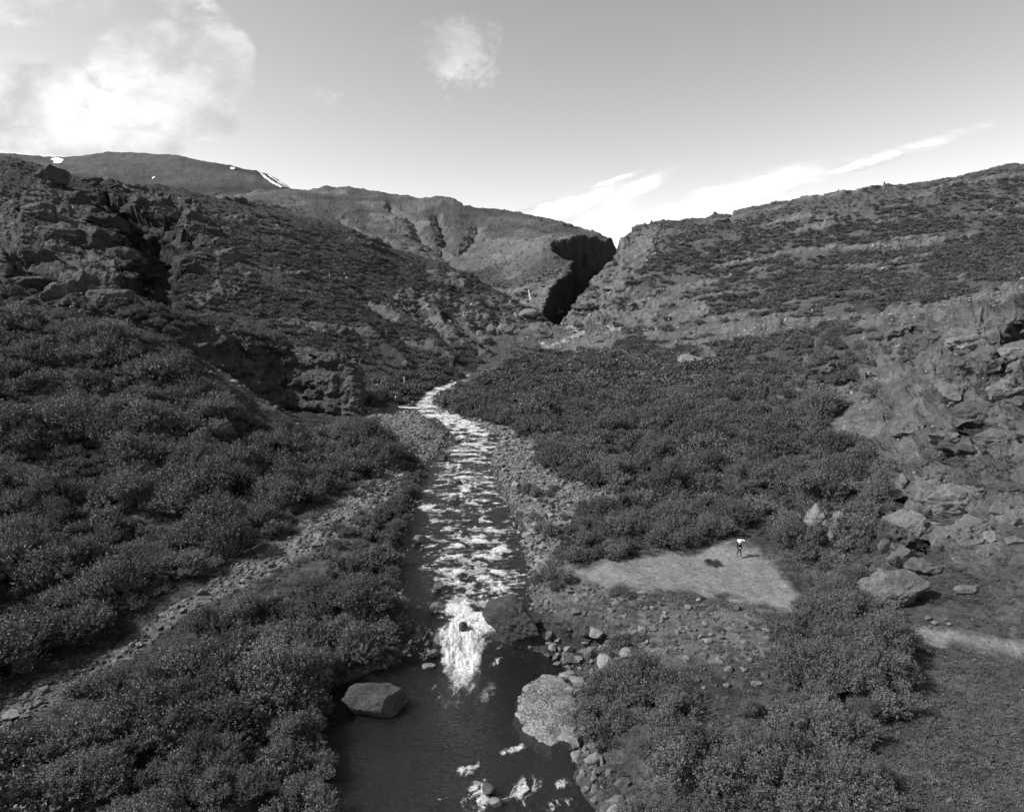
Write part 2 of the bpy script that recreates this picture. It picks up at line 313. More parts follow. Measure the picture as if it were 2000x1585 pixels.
for cx, cy, D, rx, ry, dep in [(1808, 1078, 62, 44, 24, 7.5), (1852, 1006, 67, 44, 16, 4.5), (1905, 838, 80, 36, 17, 6.5), (1866, 898, 75, 48, 15, 5.5)]:
    r_ = np.hypot((gpx - cx) / rx, (gpy - cy) / ry); disp *= 1 - .85 * (1 - sst(r_, .9, 1.5)) * (np.abs(GY - D) < 14)
# small scale unevenness: stones and hummocks
fine = np.clip(GY * .0035, .08, 1.2)
disp += (fb2(GX, GY, 2.2, 4, 81) * .55 + .45 * fb2(GX, GY, .8, 3, 82)) * fine * np.where(m_path, .12, np.where(m_bar, 1.4, 1.0)) * (GZ > wat(GY) + .03)
DX, DY, DZ_ = [GX + nrm[..., 0] * disp, GY + nrm[..., 1] * disp, GZ + nrm[..., 2] * disp]
# caves hollowed into the right hand crag
CAVES = [(1808, 1078, 62, 44, 24, 7.5), (1852, 1006, 67, 44, 16, 4.5), (1905, 838, 80, 36, 17, 6.5), (1866, 898, 75, 48, 15, 5.5), (1768, 985, 69, 22, 16, 3.2),
         (1985, 660, 96, 30, 42, 6), (1880, 672, 108, 26, 6, 3), (1795, 645, 128, 13, 9, 3), (1735, 812, 100, 9, 16, 3), (1885, 700, 100, 22, 7, 2.5), (1960, 730, 90, 30, 7, 2.5)]
ppx, ppy = project(DX, DY, DZ_)
for cx, cy, D, rx, ry, dep in CAVES:
    s_ = -.25 if cx > 1840 and cy in (898,) else 0
    r = np.hypot((ppx - cx + 3 * vn2(GX / .7, GZ / .5, 91)) / rx, (ppy - cy - s_ * -1 * (ppx - cx)) / ry); r = r + .12 * vn2(GX / .9, GZ / .6, 90)
    w_ = np.clip(1 - r, 0, 1) ** .45 * (np.abs(GY - D) < 14)
    DX += w_ * dep * .42; DY += w_ * dep * .95; DZ_ -= w_ * dep * (.2 + 0 * r)
# horizontal overhanging beds on the rock faces
bed = np.sin(DZ_ * 2.1 / np.clip(GY / 90, .7, 4) + 2 * fb2(GX, GY, 14, 2, 95)) * .5 + vn2(GX / 3, GZ * 3, 96) * .6
bed = bed * np.where(GI == 7, 2.0, np.where(GI == 3, 1.8, 1.2))
DX -= bed * rock * .5 * np.clip(GY / 110, .5, 3) * np.sign(dzdx) * np.abs(nrm[..., 0]); DY -= bed * rock * .5 * np.clip(GY / 110, .5, 3) * np.abs(nrm[..., 1])

# surface albedo, with shade painted into the canyon walls and the left gully
big = fb2(GX, GY, 34, 4, 101); mid_ = fb2(GX, GY, 6, 4, 102); sm = fb2(GX, GY, 1.1, 4, 103)
T_ = .042 + .014 * big + .018 * mid_ + .018 * sm
T_ = np.where(GI >= 4, .085 + .035 * fb2(GX, GY, 90, 6, 104) + .012 * sm, T_)
T_ = np.where((GI == 4), T_ * .75 + .06 * sst(fb2(GX, GY, 60, 5, 106), .0, .45) , T_)
T_ = np.where(GI == 5, .055 + .05 * fb2(GX, GY, 260, 6, 105), T_)
T_ = np.where(GI == 6, T_ * .85, T_)
T_ = T_ + rock * (.085 + .06 * mid_ + .05 * sm) * np.where((GI == 3) | (GI == 2), np.where(GX > -70, .7, .42), np.where(GI == 7, .4, .62))
T_ = np.where(GI == 7, T_ * (1 + .55 * fb2(GX, GY, 3, 4, 107)), T_)
T_ = np.where(m_scree, .12 + .05 * sm + .03 * mid_, T_)
T_ = np.where(m_bar, .15 + .05 * mid_ + .06 * sm, T_)
lo = (GH < .3) & (GY < 75) & ~m_path & ~m_bar
T_ = np.where(lo, .062 + .035 * mid_ + .045 * sm, T_)
MEADOW = PXY('1020,1070 1080,1090 1130,1140 1200,1160 1340,1170 1500,1205 1540,1260 1440,1310 1300,1300 1200,1250 1100,1230 1050,1190')
T_ = T_ + .055 * sst(-sdpoly(gpx + 2 * wx, gpy + wy, MEADOW) + 22 * fb2(GX, GY, 2.2, 4, 57), -12, 22) * (GY < 75) * (GY > 45)
T_ = T_ * (1 - e_path) + e_path * (.205 + .03 * mid_ + .03 * sm)
for tr_ in TRAIL:
    T_ = np.where(polydist(gpx, gpy, tr_) < 3.2, .26, T_)
sdc = sdpoly(GX, GY, CANYON); T_ = np.where((sdc < 3) & (slope > 2.2) & (GY > 300) & (GY < 650), .055 + .015 * sm, T_)  # shade of the steep canyon walls painted in as a darker tone
T_ = np.where(sdpoly(GX, GY, GULLY) < 3, T_ * .55, T_)  # shadow under the gully overhangs painted in by darkening the tone
under = GZ < wat(GY) + .06
T_ = np.where(under, .055 + .02 * sm, T_)
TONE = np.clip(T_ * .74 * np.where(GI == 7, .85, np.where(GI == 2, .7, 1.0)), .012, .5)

def mesh_from_arrays(name, V, Fq, smooth=True):
    me = bpy.data.meshes.new(name); V = np.ascontiguousarray(V, np.float32).reshape(-1, 3); Fq = np.ascontiguousarray(Fq, np.int32); k = Fq.shape[1]
    me.vertices.add(len(V)); me.vertices.foreach_set('co', V.ravel())
    me.loops.add(Fq.size); me.loops.foreach_set('vertex_index', Fq.ravel())
    me.polygons.add(len(Fq)); me.polygons.foreach_set('loop_start', np.arange(len(Fq), dtype=np.int32) * k)
    me.polygons.foreach_set('use_smooth', np.full(len(Fq), smooth)); me.update(calc_edges=True)
    return me
def fattr(me, name, v):
    a = me.attributes.new(name, 'FLOAT', 'POINT'); a.data.foreach_set('value', np.ascontiguousarray(v, np.float32).ravel())
def tag(o, label=None, cat=None, group=None, kind=None):
    for k_, v in (('label', label), ('category', cat), ('group', group), ('kind', kind)):
        if v: o[k_] = v
    return o
def link(name, me, mat=None, parent=None, loc=None):
    o = bpy.data.objects.new(name, me); COL.objects.link(o)
    if mat and not me.materials: me.materials.append(mat)
    if parent: o.parent = parent
    if loc is not None: o.location = loc
    return o

# ------------------------------------------------------------------ materials
def material(name):
    m = bpy.data.materials.new(name); m.use_nodes = True; t = m.node_tree; t.nodes.clear()
    new, L, M = NT(t); o = new('ShaderNodeOutputMaterial'); b = new('ShaderNodeBsdfPrincipled'); L(b.outputs[0], o.inputs[0])
    return m, new, L, M, b, o
def gray(new, L, v):
    c = new('ShaderNodeCombineColor'); [L(v, c.inputs[i]) for i in range(3)]; return c.outputs[0]
def noise(new, L, scale, detail=6, rough=.6, vec=None, sc=(1, 1, 1), dist=0):
    tcn = new('ShaderNodeTexCoord'); mp = new('ShaderNodeMapping'); L(vec or tcn.outputs['Object'], mp.inputs[0]); mp.inputs['Scale'].default_value = sc
    n = new('ShaderNodeTexNoise', i_Scale=scale, i_Detail=detail, i_Roughness=rough, i_Distortion=dist); L(mp.outputs[0], n.inputs['Vector']); return n.outputs[0]
def maprange(new, L, v, a, b, lo, hi):
    mr = new('ShaderNodeMapRange'); L(v, mr.inputs[0])
    for i, x in enumerate((a, b, lo, hi)): mr.inputs[i + 1].default_value = x
    return mr.outputs[0]

def terrain_material():
    m, new, L, M, b, o = material('hillside_ground')
    at = new('ShaderNodeAttribute', attribute_name='tone'); ar = new('ShaderNodeAttribute', attribute_name='rock')
    f1 = maprange(new, L, noise(new, L, 2.6, 12, .78), .3, .7, .45, 1.6)
    f2 = maprange(new, L, noise(new, L, .35, 8, .7), .3, .7, .75, 1.3)
    vo = new('ShaderNodeTexVoronoi', i_Scale=3.2, feature='F1'); tcn = new('ShaderNodeTexCoord'); L(tcn.outputs['Object'], vo.inputs['Vector'])
    f3 = maprange(new, L, vo.outputs['Distance'], 0, .6, 1.12, .85)
    v = M('MULTIPLY', M('MULTIPLY', M('MULTIPLY', at.outputs['Fac'], f1), f2), f3)
    L(gray(new, L, v), b.inputs['Base Color']); b.inputs['Roughness'].default_value = .95; b.inputs['Specular IOR Level'].default_value = .15
    hb = M('ADD', M('MULTIPLY', noise(new, L, 1.4, 12, .72), .5), M('MULTIPLY', noise(new, L, .22, 8, .65, sc=(1, 1, 3)), M('ADD', M('MULTIPLY', ar.outputs['Fac'], 2.0), .25)))
    bp = new('ShaderNodeBump', i_Strength=1.0, i_Distance=.55); L(hb, bp.inputs['Height']); L(bp.outputs[0], b.inputs['Normal'])
    return m
def rock_material(name, lo_, hi_, sc=1.0, spec=.2, rough=.9):
    m, new, L, M, b, o = material(name)
    oi = new('ShaderNodeObjectInfo')
    n1 = noise(new, L, 1.3 * sc, 12, .72); n2 = noise(new, L, 6 * sc, 8, .7)
    v = M('ADD', maprange(new, L, n1, .3, .7, lo_, hi_), maprange(new, L, n2, .3, .7, -.3 * lo_, .35 * hi_))
    v = M('MULTIPLY', v, maprange(new, L, oi.outputs['Random'], 0, 1, .6, 1.35))
    vo = new('ShaderNodeTexVoronoi', feature='DISTANCE_TO_EDGE', i_Scale=1.1 * sc); tcn = new('ShaderNodeTexCoord'); wv = new('ShaderNodeVectorMath', operation='ADD'); L(tcn.outputs['Object'], wv.inputs[0])
    nz = new('ShaderNodeTexNoise', i_Scale=2.0 * sc, i_Detail=5); L(tcn.outputs['Object'], nz.inputs['Vector']); L(nz.outputs['Color'], wv.inputs[1]); L(wv.outputs[0], vo.inputs['Vector'])
    ck = maprange(new, L, vo.outputs['Distance'], 0, .035, 0, 1); v = M('MULTIPLY', v, maprange(new, L, ck, 0, 1, .8, 1))
    L(gray(new, L, v), b.inputs['Base Color']); b.inputs['Roughness'].default_value = rough; b.inputs['Specular IOR Level'].default_value = spec
    h = M('ADD', M('ADD', M('MULTIPLY', n1, .8), M('MULTIPLY', n2, .35)), M('MULTIPLY', ck, .08))
    bp = new('ShaderNodeBump', i_Strength=1.0, i_Distance=.35); L(h, bp.inputs['Height']); L(bp.outputs[0], b.inputs['Normal'])
    return m
def leaf_material(name, a):
    m, new, L, M, b, o = material(name)
    oi = new('ShaderNodeObjectInfo'); at = new('ShaderNodeAttribute', attribute_name='leaf')
    v = M('MULTIPLY', maprange(new, L, at.outputs['Fac'], 0, 1, a * .68, a * 1.36), maprange(new, L, oi.outputs['Random'], 0, 1, .65, 1.35))
    L(gray(new, L, v), b.inputs['Base Color']); b.inputs['Roughness'].default_value = .5; b.inputs['Specular IOR Level'].default_value = .18
    tr = new('ShaderNodeBsdfTranslucent'); L(gray(new, L, M('MULTIPLY', v, .9)), tr.inputs[0])
    mx = new('ShaderNodeMixShader'); mx.inputs[0].default_value = .14; L(b.outputs[0], mx.inputs[1]); L(tr.outputs[0], mx.inputs[2]); L(mx.outputs[0], o.inputs[0])
    return m
def plain_material(name, g, rough=.7, spec=.3):
    m, new, L, M, b, o = material(name)
    v = maprange(new, L, noise(new, L, 9, 4, .6), .3, .7, g * .8, g * 1.2); L(gray(new, L, v), b.inputs['Base Color'])
    b.inputs['Roughness'].default_value = rough; b.inputs['Specular IOR Level'].default_value = spec
    return m
MT = terrain_material()

# ------------------------------------------------------------------ terrain objects, split by landform, sharing their edges
VG = np.stack([DX, DY, DZ_], -1).reshape(-1, 3)
ii = np.arange(NY * NA).reshape(NY, NA)
Q = np.stack([ii[:-1, :-1], ii[:-1, 1:], ii[1:, 1:], ii[1:, :-1]], -1).reshape(-1, 4)
own = GI[:-1, :-1].reshape(-1)
NAMES = {0: ('ground', 'valley floor of gravel, turf and stones beside the stream'), 1: ('hillside', 'scrub covered lower slope rising left of the gravel bar'),
         2: ('spur', 'rocky spur ending in a short cliff left of the stream'), 3: ('hill', 'long brown and scrubby hill left of the canyon'),
         4: ('hill', 'bare rounded hill with drainage lines behind the canyon'), 5: ('mountain', 'flat topped distant mountain with snow patches'),
         6: ('hill', 'wide bushy slope with pale ledges right of the canyon'), 7: ('crag', 'rough rock slope with dark caves at the right')}
for k, (nm, lb) in NAMES.items():
    q = Q[own == k]; u_, inv = np.unique(q, return_inverse=True)
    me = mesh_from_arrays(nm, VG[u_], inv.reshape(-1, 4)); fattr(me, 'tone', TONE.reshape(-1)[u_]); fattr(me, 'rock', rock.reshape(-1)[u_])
    o = link(nm, me, MT); tag(o, lb, 'terrain', kind='structure')
LY_ = np.log(Y_)
def samp(G, x, y):
    a = np.asarray(x) / y; fi = np.interp(np.log(y), LY_, np.arange(NY)); fj = np.interp(a, A_, np.arange(NA))
    i = np.clip(fi.astype(int), 0, NY - 2); j = np.clip(fj.astype(int), 0, NA - 2); u = fi - i; v = fj - j
    return (G[i, j] * (1 - v) + G[i, j + 1] * v) * (1 - u) + (G[i + 1, j] * (1 - v) + G[i + 1, j + 1] * v) * u
def near(G, x, y):
    a = np.asarray(x) / y; i = np.clip(np.rint(np.interp(np.log(y), LY_, np.arange(NY))).astype(int), 0, NY - 1); j = np.clip(np.rint(np.interp(a, A_, np.arange(NA))).astype(int), 0, NA - 1)
    return G[i, j]
TZ = GZ + nrm[..., 2] * disp
TANW = (TZ - CZ) / GY; HOR = np.maximum.accumulate(TANW, 0)          # what the ridges in front hide
def hit(px, py):                                      # ground point seen at a photo position
    a, w = dir_uw(px, py); Dl = np.interp(np.full(NY, a), A_, np.arange(NA))[0]; j = int(Dl); f = Dl - j
    col = TANW[:, j] * (1 - f) + TANW[:, min(j + 1, NA - 1)] * f
    k_ = np.argmax((col > w) & (Y_ > 26)); k_ = max(k_, 1)
    c0, c1 = col[k_ - 1], col[k_]; t = np.clip((w - c0) / (c1 - c0 + 1e-12), 0, 1); y = Y_[k_ - 1] + (Y_[k_] - Y_[k_ - 1]) * t
    return (a * y, y, CZ + w * y)

# ------------------------------------------------------------------ the stream
def river_mesh():
    D = np.geomspace(27, 232, 1500); n = 240; t = np.linspace(-1, 1, n)
    xc = np.interp(D, RD, RC); hw = np.interp(D, RD, RW) + 1.1
    ker = np.exp(-np.linspace(-2, 2, 25) ** 2); ker /= ker.sum()
    pad = lambda v: np.convolve(np.pad(v, 12, 'edge'), ker, 'valid')
    xc, hw = pad(xc), pad(hw); zw = pad(np.interp(D, RD, RZ))
    T, DD = np.meshgrid(t, D); X = xc[:, None] + T * hw[:, None]; Z = np.repeat(zw[:, None], n, 1)
    px, py = project(X, DD, Z)
    # white water: share of foam wanted at each place of the stream
    k = np.zeros_like(X)
    core = np.interp(D, [50, 53, 56, 60, 66, 75, 85, 100, 118, 126, 140, 150, 160, 185, 232], [900, 900, 925, 935, 935, 925, 905, 905, 935, 920, 855, 835, 838, 880, 960])
    wid = np.interp(D, [50, 53, 56, 60, 66, 75, 85, 100, 118, 126, 140, 150, 160, 185, 232], [40, 62, 75, 95, 105, 90, 80, 62, 58, 55, 50, 24, 22, 30, 30])
    lat = np.abs(px - core[:, None]) / wid[:, None]
    rap = np.clip(1.15 - .75 * lat ** 2, 0, 1) * sst(DD, 52.5, 55)
    amt = np.interp(D, [50, 54, 57, 62, 72, 80, 95, 105, 125, 150, 232], [0, 1.25, 1.0, .76, .64, .55, .66, .62, .72, .85, .95])
    k = rap * amt[:, None]
    xs = X - np.interp(DD, [53, 60], [0, 0])
    w1 = fb2(X + .8 * vn2(X / 1.5, DD / 1.5, 11), DD * 1.3, 1.6, 5, 201, .62); w2 = fb2(X, DD * 1.3, .8, 4, 202, .65, True)
    step = fb2(X * .55, DD * 1.9, 2.6, 3, 203, .55)
    foam = sst(k * 1.15 + 1.05 * w1 + .5 * w2, .38, 1.5) * (k > .03)
    # the chute and its plume spreading in the pool
    cx = np.interp(DD, [44, 47, 50, 53, 56], [912, 905, 902, 900, 905]); cw = np.interp(DD, [42.7, 43.9, 47.1, 50.9, 53.7, 56], [15, 24, 36, 42, 54, 62])
    q = np.abs(px - cx) / cw; st_ = fb2(X * 2.2, DD * .8, 1.3, 5, 204, .62); st2 = fb2(X * 3 + 2 * vn2(X, DD, 3), DD * .9, .8, 4, 207, .65, True)
    inten = np.interp(DD, [42.3, 44.2, 46.5, 49, 52, 54.5, 56], [0, .4, .75, 1.15, 1.6, 1.35, 0]) * np.clip(1.15 - q ** 2, 0, 1)
    foam = np.maximum(foam, sst(inten + .8 * st_ + .3 * st2, .3, 1.6) * (inten > .02))
    arc = np.exp(-((np.hypot((px - 900) / 75, (py - 1330) / 62) - .75) / .30) ** 2) * (py > 1330)
    foam = np.maximum(foam, .45 * sst(arc * .75 + .7 * st2 + .7 * st_, .6, 1.6))
    for a, b, rx, ry, s in ((1003, 1463, 26, 9, .9), (912, 1500, 26, 12, .8), (935, 1560, 32, 34, .95), (1020, 1540, 50, 34, .8), (1095, 1530, 26, 10, .6), (860, 1560, 18, 22, .5), (968, 1292, 14, 9, .7), (832, 1275, 16, 12, .8), (815, 1262, 12, 10, .6), (1075, 1575, 40, 12, .6)):
        e = np.hypot((px - a) / rx, (py - b + .3 * (px - a)) / ry)
        foam = np.maximum(foam, .95 * sst(s * np.clip(1.4 - e, 0, 1) + .8 * st2 + .6 * st_, .5, 1.5) * (e < 1.3))
    # surface relief
    turb = np.clip(k * 1.2, .04, 1)
    Z = Z + turb * (.16 * w1 + .10 * w2 + .10 * step) + inten * .16 * st_ + .012 * fb2(X, DD, .9, 3, 205) + .03 * foam
    me = mesh_from_arrays('stream', np.stack([X, DD, Z], -1).reshape(-1, 3),
                          (lambda q: np.stack([q[:-1, :-1], q[:-1, 1:], q[1:, 1:], q[1:, :-1]], -1).reshape(-1, 4))(np.arange(X.size).reshape(X.shape)))
    fattr(me, 'foam', foam)
    m, new, L, M, b, o = material('stream_water')
    at = new('ShaderNodeAttribute', attribute_name='foam')
    fn = noise(new, L, 5, 10, .75, sc=(1, 1.6, 1), dist=.5)
    fm = M('POWER', maprange(new, L, M('ADD', at.outputs['Fac'], M('MULTIPLY', M('SUBTRACT', fn, .52), 1.1)), .16, 1.08, 0, 1), 1.2)
    nn = noise(new, L, 3.2, 8, .65, sc=(1, 1.6, 1), dist=.4); bp = new('ShaderNodeBump', i_Strength=.9, i_Distance=.16); L(nn, bp.inputs['Height'])
    # clear water: Fresnel reflection over a view down to the bed through slightly dark water
    gl = new('ShaderNodeBsdfGlossy', i_Roughness=.12); gl.inputs[0].default_value = (.9, .9, .9, 1); L(bp.outputs[0], gl.inputs['Normal'])
    tp = new('ShaderNodeBsdfTransparent'); tp.inputs[0].default_value = (.6, .6, .6, 1)
    df = new('ShaderNodeBsdfDiffuse'); df.inputs[0].default_value = (.01, .01, .01, 1)
    mx0 = new('ShaderNodeMixShader'); mx0.inputs[0].default_value = .42; L(tp.outputs[0], mx0.inputs[1]); L(df.outputs[0], mx0.inputs[2])
    fr = new('ShaderNodeFresnel', i_IOR=1.33); L(bp.outputs[0], fr.inputs['Normal'])
    mx1 = new('ShaderNodeMixShader'); L(fr.outputs[0], mx1.inputs[0]); L(mx0.outputs[0], mx1.inputs[1]); L(gl.outputs[0], mx1.inputs[2])
    wf = new('ShaderNodeBsdfDiffuse'); L(gray(new, L, maprange(new, L, fn, .3, .68, .22, .82)), wf.inputs[0]); b2 = new('ShaderNodeBump', i_Strength=.7, i_Distance=.2); L(fn, b2.inputs['Height']); L(b2.outputs[0], wf.inputs['Normal'])
    mx2 = new('ShaderNodeMixShader'); L(fm, mx2.inputs[0]); L(mx1.outputs[0], mx2.inputs[1]); L(wf.outputs[0], mx2.inputs[2]); L(mx2.outputs[0], o.inputs[0])
    ob = link('water', me, m); tag(ob, 'white rapids and dark clear pool of the stream', 'stream', kind='structure')
river_mesh()

# ------------------------------------------------------------------ scattering of stuff nobody could count
def stuff(name, label, cat, variants, mats, pts, rot, scale, idx):
    me = bpy.data.meshes.new(name); me.vertices.add(len(pts)); me.vertices.foreach_set('co', np.ascontiguousarray(pts, np.float32).ravel())
    for n_, v in (('rot', rot), ('scl', scale)):
        a = me.attributes.new(n_, 'FLOAT_VECTOR', 'POINT'); a.data.foreach_set('vector', np.ascontiguousarray(v, np.float32).ravel())
    a = me.attributes.new('var', 'INT', 'POINT'); a.data.foreach_set('value', np.ascontiguousarray(idx, np.int32))
    ob = bpy.data.objects.new(name, me); COL.objects.link(ob); tag(ob, label, cat, kind='stuff')
    g = bpy.data.node_groups.new(name, 'GeometryNodeTree'); g.interface.new_socket('Geometry', in_out='INPUT', socket_type='NodeSocketGeometry'); g.interface.new_socket('Geometry', in_out='OUTPUT', socket_type='NodeSocketGeometry')
    nn = g.nodes.new; gi = nn('NodeGroupInput'); go = nn('NodeGroupOutput'); j = nn('GeometryNodeJoinGeometry')
    def att(nm, ty):
        n = nn('GeometryNodeInputNamedAttribute'); n.data_type = ty; n.inputs[0].default_value = nm; return n.outputs[0]
    for k, v in enumerate(variants):
        src = bpy.data.objects.new(name + '_source', v)
        oi = nn('GeometryNodeObjectInfo'); oi.transform_space = 'ORIGINAL'; oi.inputs[0].default_value = src
        cmp_ = nn('FunctionNodeCompare'); cmp_.data_type = 'INT'; cmp_.operation = 'EQUAL'
        ins = [s for s in cmp_.inputs if s.type == 'INT']; g.links.new(att('var', 'INT'), ins[0]); ins[1].default_value = k
        ip = nn('GeometryNodeInstanceOnPoints'); g.links.new(gi.outputs[0], ip.inputs['Points']); g.links.new(cmp_.outputs[0], ip.inputs['Selection'])
        g.links.new(oi.outputs['Geometry'], ip.inputs['Instance'])
        er = nn('FunctionNodeEulerToRotation'); g.links.new(att('rot', 'FLOAT_VECTOR'), er.inputs[0]); g.links.new(er.outputs[0], ip.inputs['Rotation'])
        g.links.new(att('scl', 'FLOAT_VECTOR'), ip.inputs['Scale']); g.links.new(ip.outputs[0], j.inputs[0])
    g.links.new(j.outputs[0], go.inputs[0]); md = ob.modifiers.new('scatter', 'NODES'); md.node_group = g
    return ob

# ------------------------------------------------------------------ birch scrub meshes
def crown(seed, nleaf, ls, nshoot, h=1.35, fuzzy=.2):
    r = np.random.default_rng(seed); nl = r.integers(9, 18); h = h * r.uniform(.75, 1.3)
    ang = r.uniform(0, 2 * np.pi, nl); rad = np.sqrt(r.uniform(0, 1, nl)) * .92; lc = np.stack([rad * np.cos(ang), rad * np.sin(ang), (h * .62) * (1 - .55 * rad ** 2) * r.uniform(.55, 1.08, nl)], -1)
    lr = r.uniform(.17, .44, nl)
    which = r.integers(0, nl, nshoot); d = r.normal(size=(nshoot, 3)); d[:, 2] = np.abs(d[:, 2]) * 1.1 - .25; d /= np.linalg.norm(d, axis=1)[:, None]
    end = lc[which] + d * lr[which][:, None] * r.uniform(.75, 1.12, nshoot)[:, None]; end[:, 2] = np.maximum(end[:, 2], .04)
    sdir = end - np.array([0, 0, -.25]); sdir = sdir / np.linalg.norm(sdir, axis=1)[:, None] * .7 + d * .5; sdir /= np.linalg.norm(sdir, axis=1)[:, None]
    si = r.integers(0, nshoot, nleaf); t = r.uniform(-1, 1, nleaf) * fuzzy
    c = end[si] + sdir[si] * t[:, None] + r.normal(size=(nleaf, 3)) * .022; c[:, 2] = np.maximum(c[:, 2], .02)
    nv = r.normal(size=(nleaf, 3)) * .8 + sdir[si] * .25 + np.array([0, 0, .45]); nv /= np.linalg.norm(nv, axis=1)[:, None]
    u = np.cross(nv, r.normal(size=(nleaf, 3))); u /= np.linalg.norm(u, axis=1)[:, None]; v = np.cross(nv, u)
    s = ls * r.uniform(.6, 1.35, nleaf)[:, None]
    V = np.stack([c - u * s * .62, c + v * s * .42, c + u * s * .62, c - v * s * .42], 1)
    me = mesh_from_arrays('foliage', V.reshape(-1, 3), np.arange(nleaf * 4).reshape(-1, 4), False)
    fattr(me, 'leaf', np.repeat(np.clip(r.normal(.5, .28, nleaf) , 0, 1), 4))
    return me, end
def tubes(name, segs, sides=4):
    V = []; Fc = []
    for pts, r0, r1 in segs:
        pts = np.array(pts, float); n = len(pts); b = len(V)
        for i, p in enumerate(pts):
            d = pts[min(i + 1, n - 1)] - pts[max(i - 1, 0)]; d /= np.linalg.norm(d) + 1e-9; u = np.cross(d, [.3, .9, .1]); u /= np.linalg.norm(u) + 1e-9; w = np.cross(d, u)
            rr_ = r0 + (r1 - r0) * i / (n - 1)
            for s in range(sides): a = 2 * math.pi * s / sides; V.append(p + (u * math.cos(a) + w * math.sin(a)) * rr_)
        for i in range(n - 1):
            for s in range(sides): Fc.append((b + i * sides + s, b + i * sides + (s + 1) % sides, b + (i + 1) * sides + (s + 1) % sides, b + (i + 1) * sides + s))
    return mesh_from_arrays(name, np.array(V), np.array(Fc))
def stem_mesh(seed, ends):
    r = np.random.default_rng(seed + 99); segs = []
    for e in ends[r.integers(0, len(ends), 26)]:
        b = np.array([r.uniform(-.12, .12), r.uniform(-.12, .12), -.1]); m1 = b + (e - b) * .45 + np.array([0, 0, -.08]) + r.normal(size=3) * .04
        segs.append([(b, m1, b + (e - b) * .8, e + (e - b) * .06), .022, .004])
    return tubes('stem', segs)
ML = leaf_material('birch_leaves', .086); MLF = leaf_material('far_scrub_leaves', .096); MB = plain_material('birch_bark', .1)
NEARV = []
for k in range(10):
    me, ends = crown(300 + k, 17000, .038, 700); me.materials.append(ML); st = stem_mesh(300 + k, ends); st.materials.append(MB); NEARV.append((me, st))
MIDV = []; FARV = []
for k in range(6):
    me, _ = crown(340 + k, 5200, .066, 330, 1.25); me.materials.append(MLF); MIDV.append(me)
for k in range(6):
    me, _ = crown(370 + k, 750, .16, 130, 1.0, .12); me.materials.append(MLF); FARV.append(me)

# zones where bushes stand (photo outline of the ground they grow on), spacing m, size range m (half width)
ZB = [('left thicket', PXY('-500,1560 -200,1480 0,1465 130,1400 260,1332 380,1258 480,1198 600,1135 700,1085 760,1075 785,1120 770,1190 735,1250 715,1310 640,1345 625,1420 600,1500 590,1640 560,1800 -500,1800'), 1.75, (1.05, 2.2)),
      ('left slope', PXY('-500,640 0,625 150,640 240,655 300,690 370,750 430,792 500,832 580,864 700,848 740,850 790,880 800,915 700,925 610,985 540,1035 430,1090 330,1160 180,1240 60,1300 0,1330 -200,1450 -500,1550'), 2.4, (1.3, 2.9)),
      ('left strip', PXY('640,1010 760,930 835,905 815,960 800,1010 790,1060 700,1062 600,1085'), 2.2, (.7, 1.4)),
      ('left strip', PXY('700,960 800,890 840,900 812,950 800,1000 760,1030 640,1080'), 2.6, (.8, 1.3)),
      ('far left bank', PXY('700,755 780,740 850,735 900,742 880,757 830,770 805,785 740,790 705,785'), 2.6, (1.2, 2.2)),
      ('right thicket', PXY('850,800 870,775 930,745 1000,710 1100,690 1250,680 1330,700 1400,710 1500,740 1600,760 1640,790 1600,850 1700,880 1745,930 1740,1000 1690,1040 1640,1075 1560,1075 1480,1055 1440,1040 1400,1060 1290,1075 1230,1085 1180,1020 1120,960 1080,930 1060,870 1000,830 930,815'), 2.0, (1.1, 2.5)),
      ('path edge', PXY('1570,1075 1690,1040 1740,1040 1700,1100 1690,1180 1740,1230 1760,1300 1770,1370 1690,1420 1690,1640 1480,1700 1490,1560 1440,1500 1520,1440 1600,1400 1560,1330 1530,1250 1560,1200 1580,1150'), 1.5, (1.0, 2.0)),
      ('right bank', PXY('1130,1340 1240,1310 1330,1370 1400,1440 1380,1500 1300,1500 1180,1460'), 1.5, (.9, 1.9)),
      ('right bank', PXY('1250,1560 1420,1480 1540,1500 1500,1700 1250,1750'), 1.6, (.9, 1.7)),
      ('right bank', PXY('1180,1250 1260,1240 1250,1290 1190,1300'), 1.8, (.5, .9)),
      ('strip', PXY('1020,960 1090,950 1100,1040 1050,1060'), 2.0, (.7, 1.3)), ('strip', PXY('1100,1010 1200,1040 1210,1090 1120,1110 1090,1060'), 1.6, (.6, 1.2)), ('strip', PXY('1040,1080 1080,1080 1110,1140 1060,1150'), 1.8, (.4, .8))]
KEEP_OUT = PATHS + [PXY('1745,1110 1930,1090 2000,1130 2000,1240 1760,1230'), PXY('1420,1035 1470,1035 1475,1080 1425,1085')]
def jitter(x0, x1, y0, y1, s):
    xs = np.arange(x0, x1, s); ys = np.arange(y0, y1, s); X, Y = np.meshgrid(xs, ys)
    return (X + rng.uniform(-.48, .48, X.shape) * s).ravel(), (Y + rng.uniform(-.48, .48, X.shape) * s).ravel()
BX = []
def ground_at(x, y): return samp(TZ, x, y)
placed = np.zeros((0, 2))
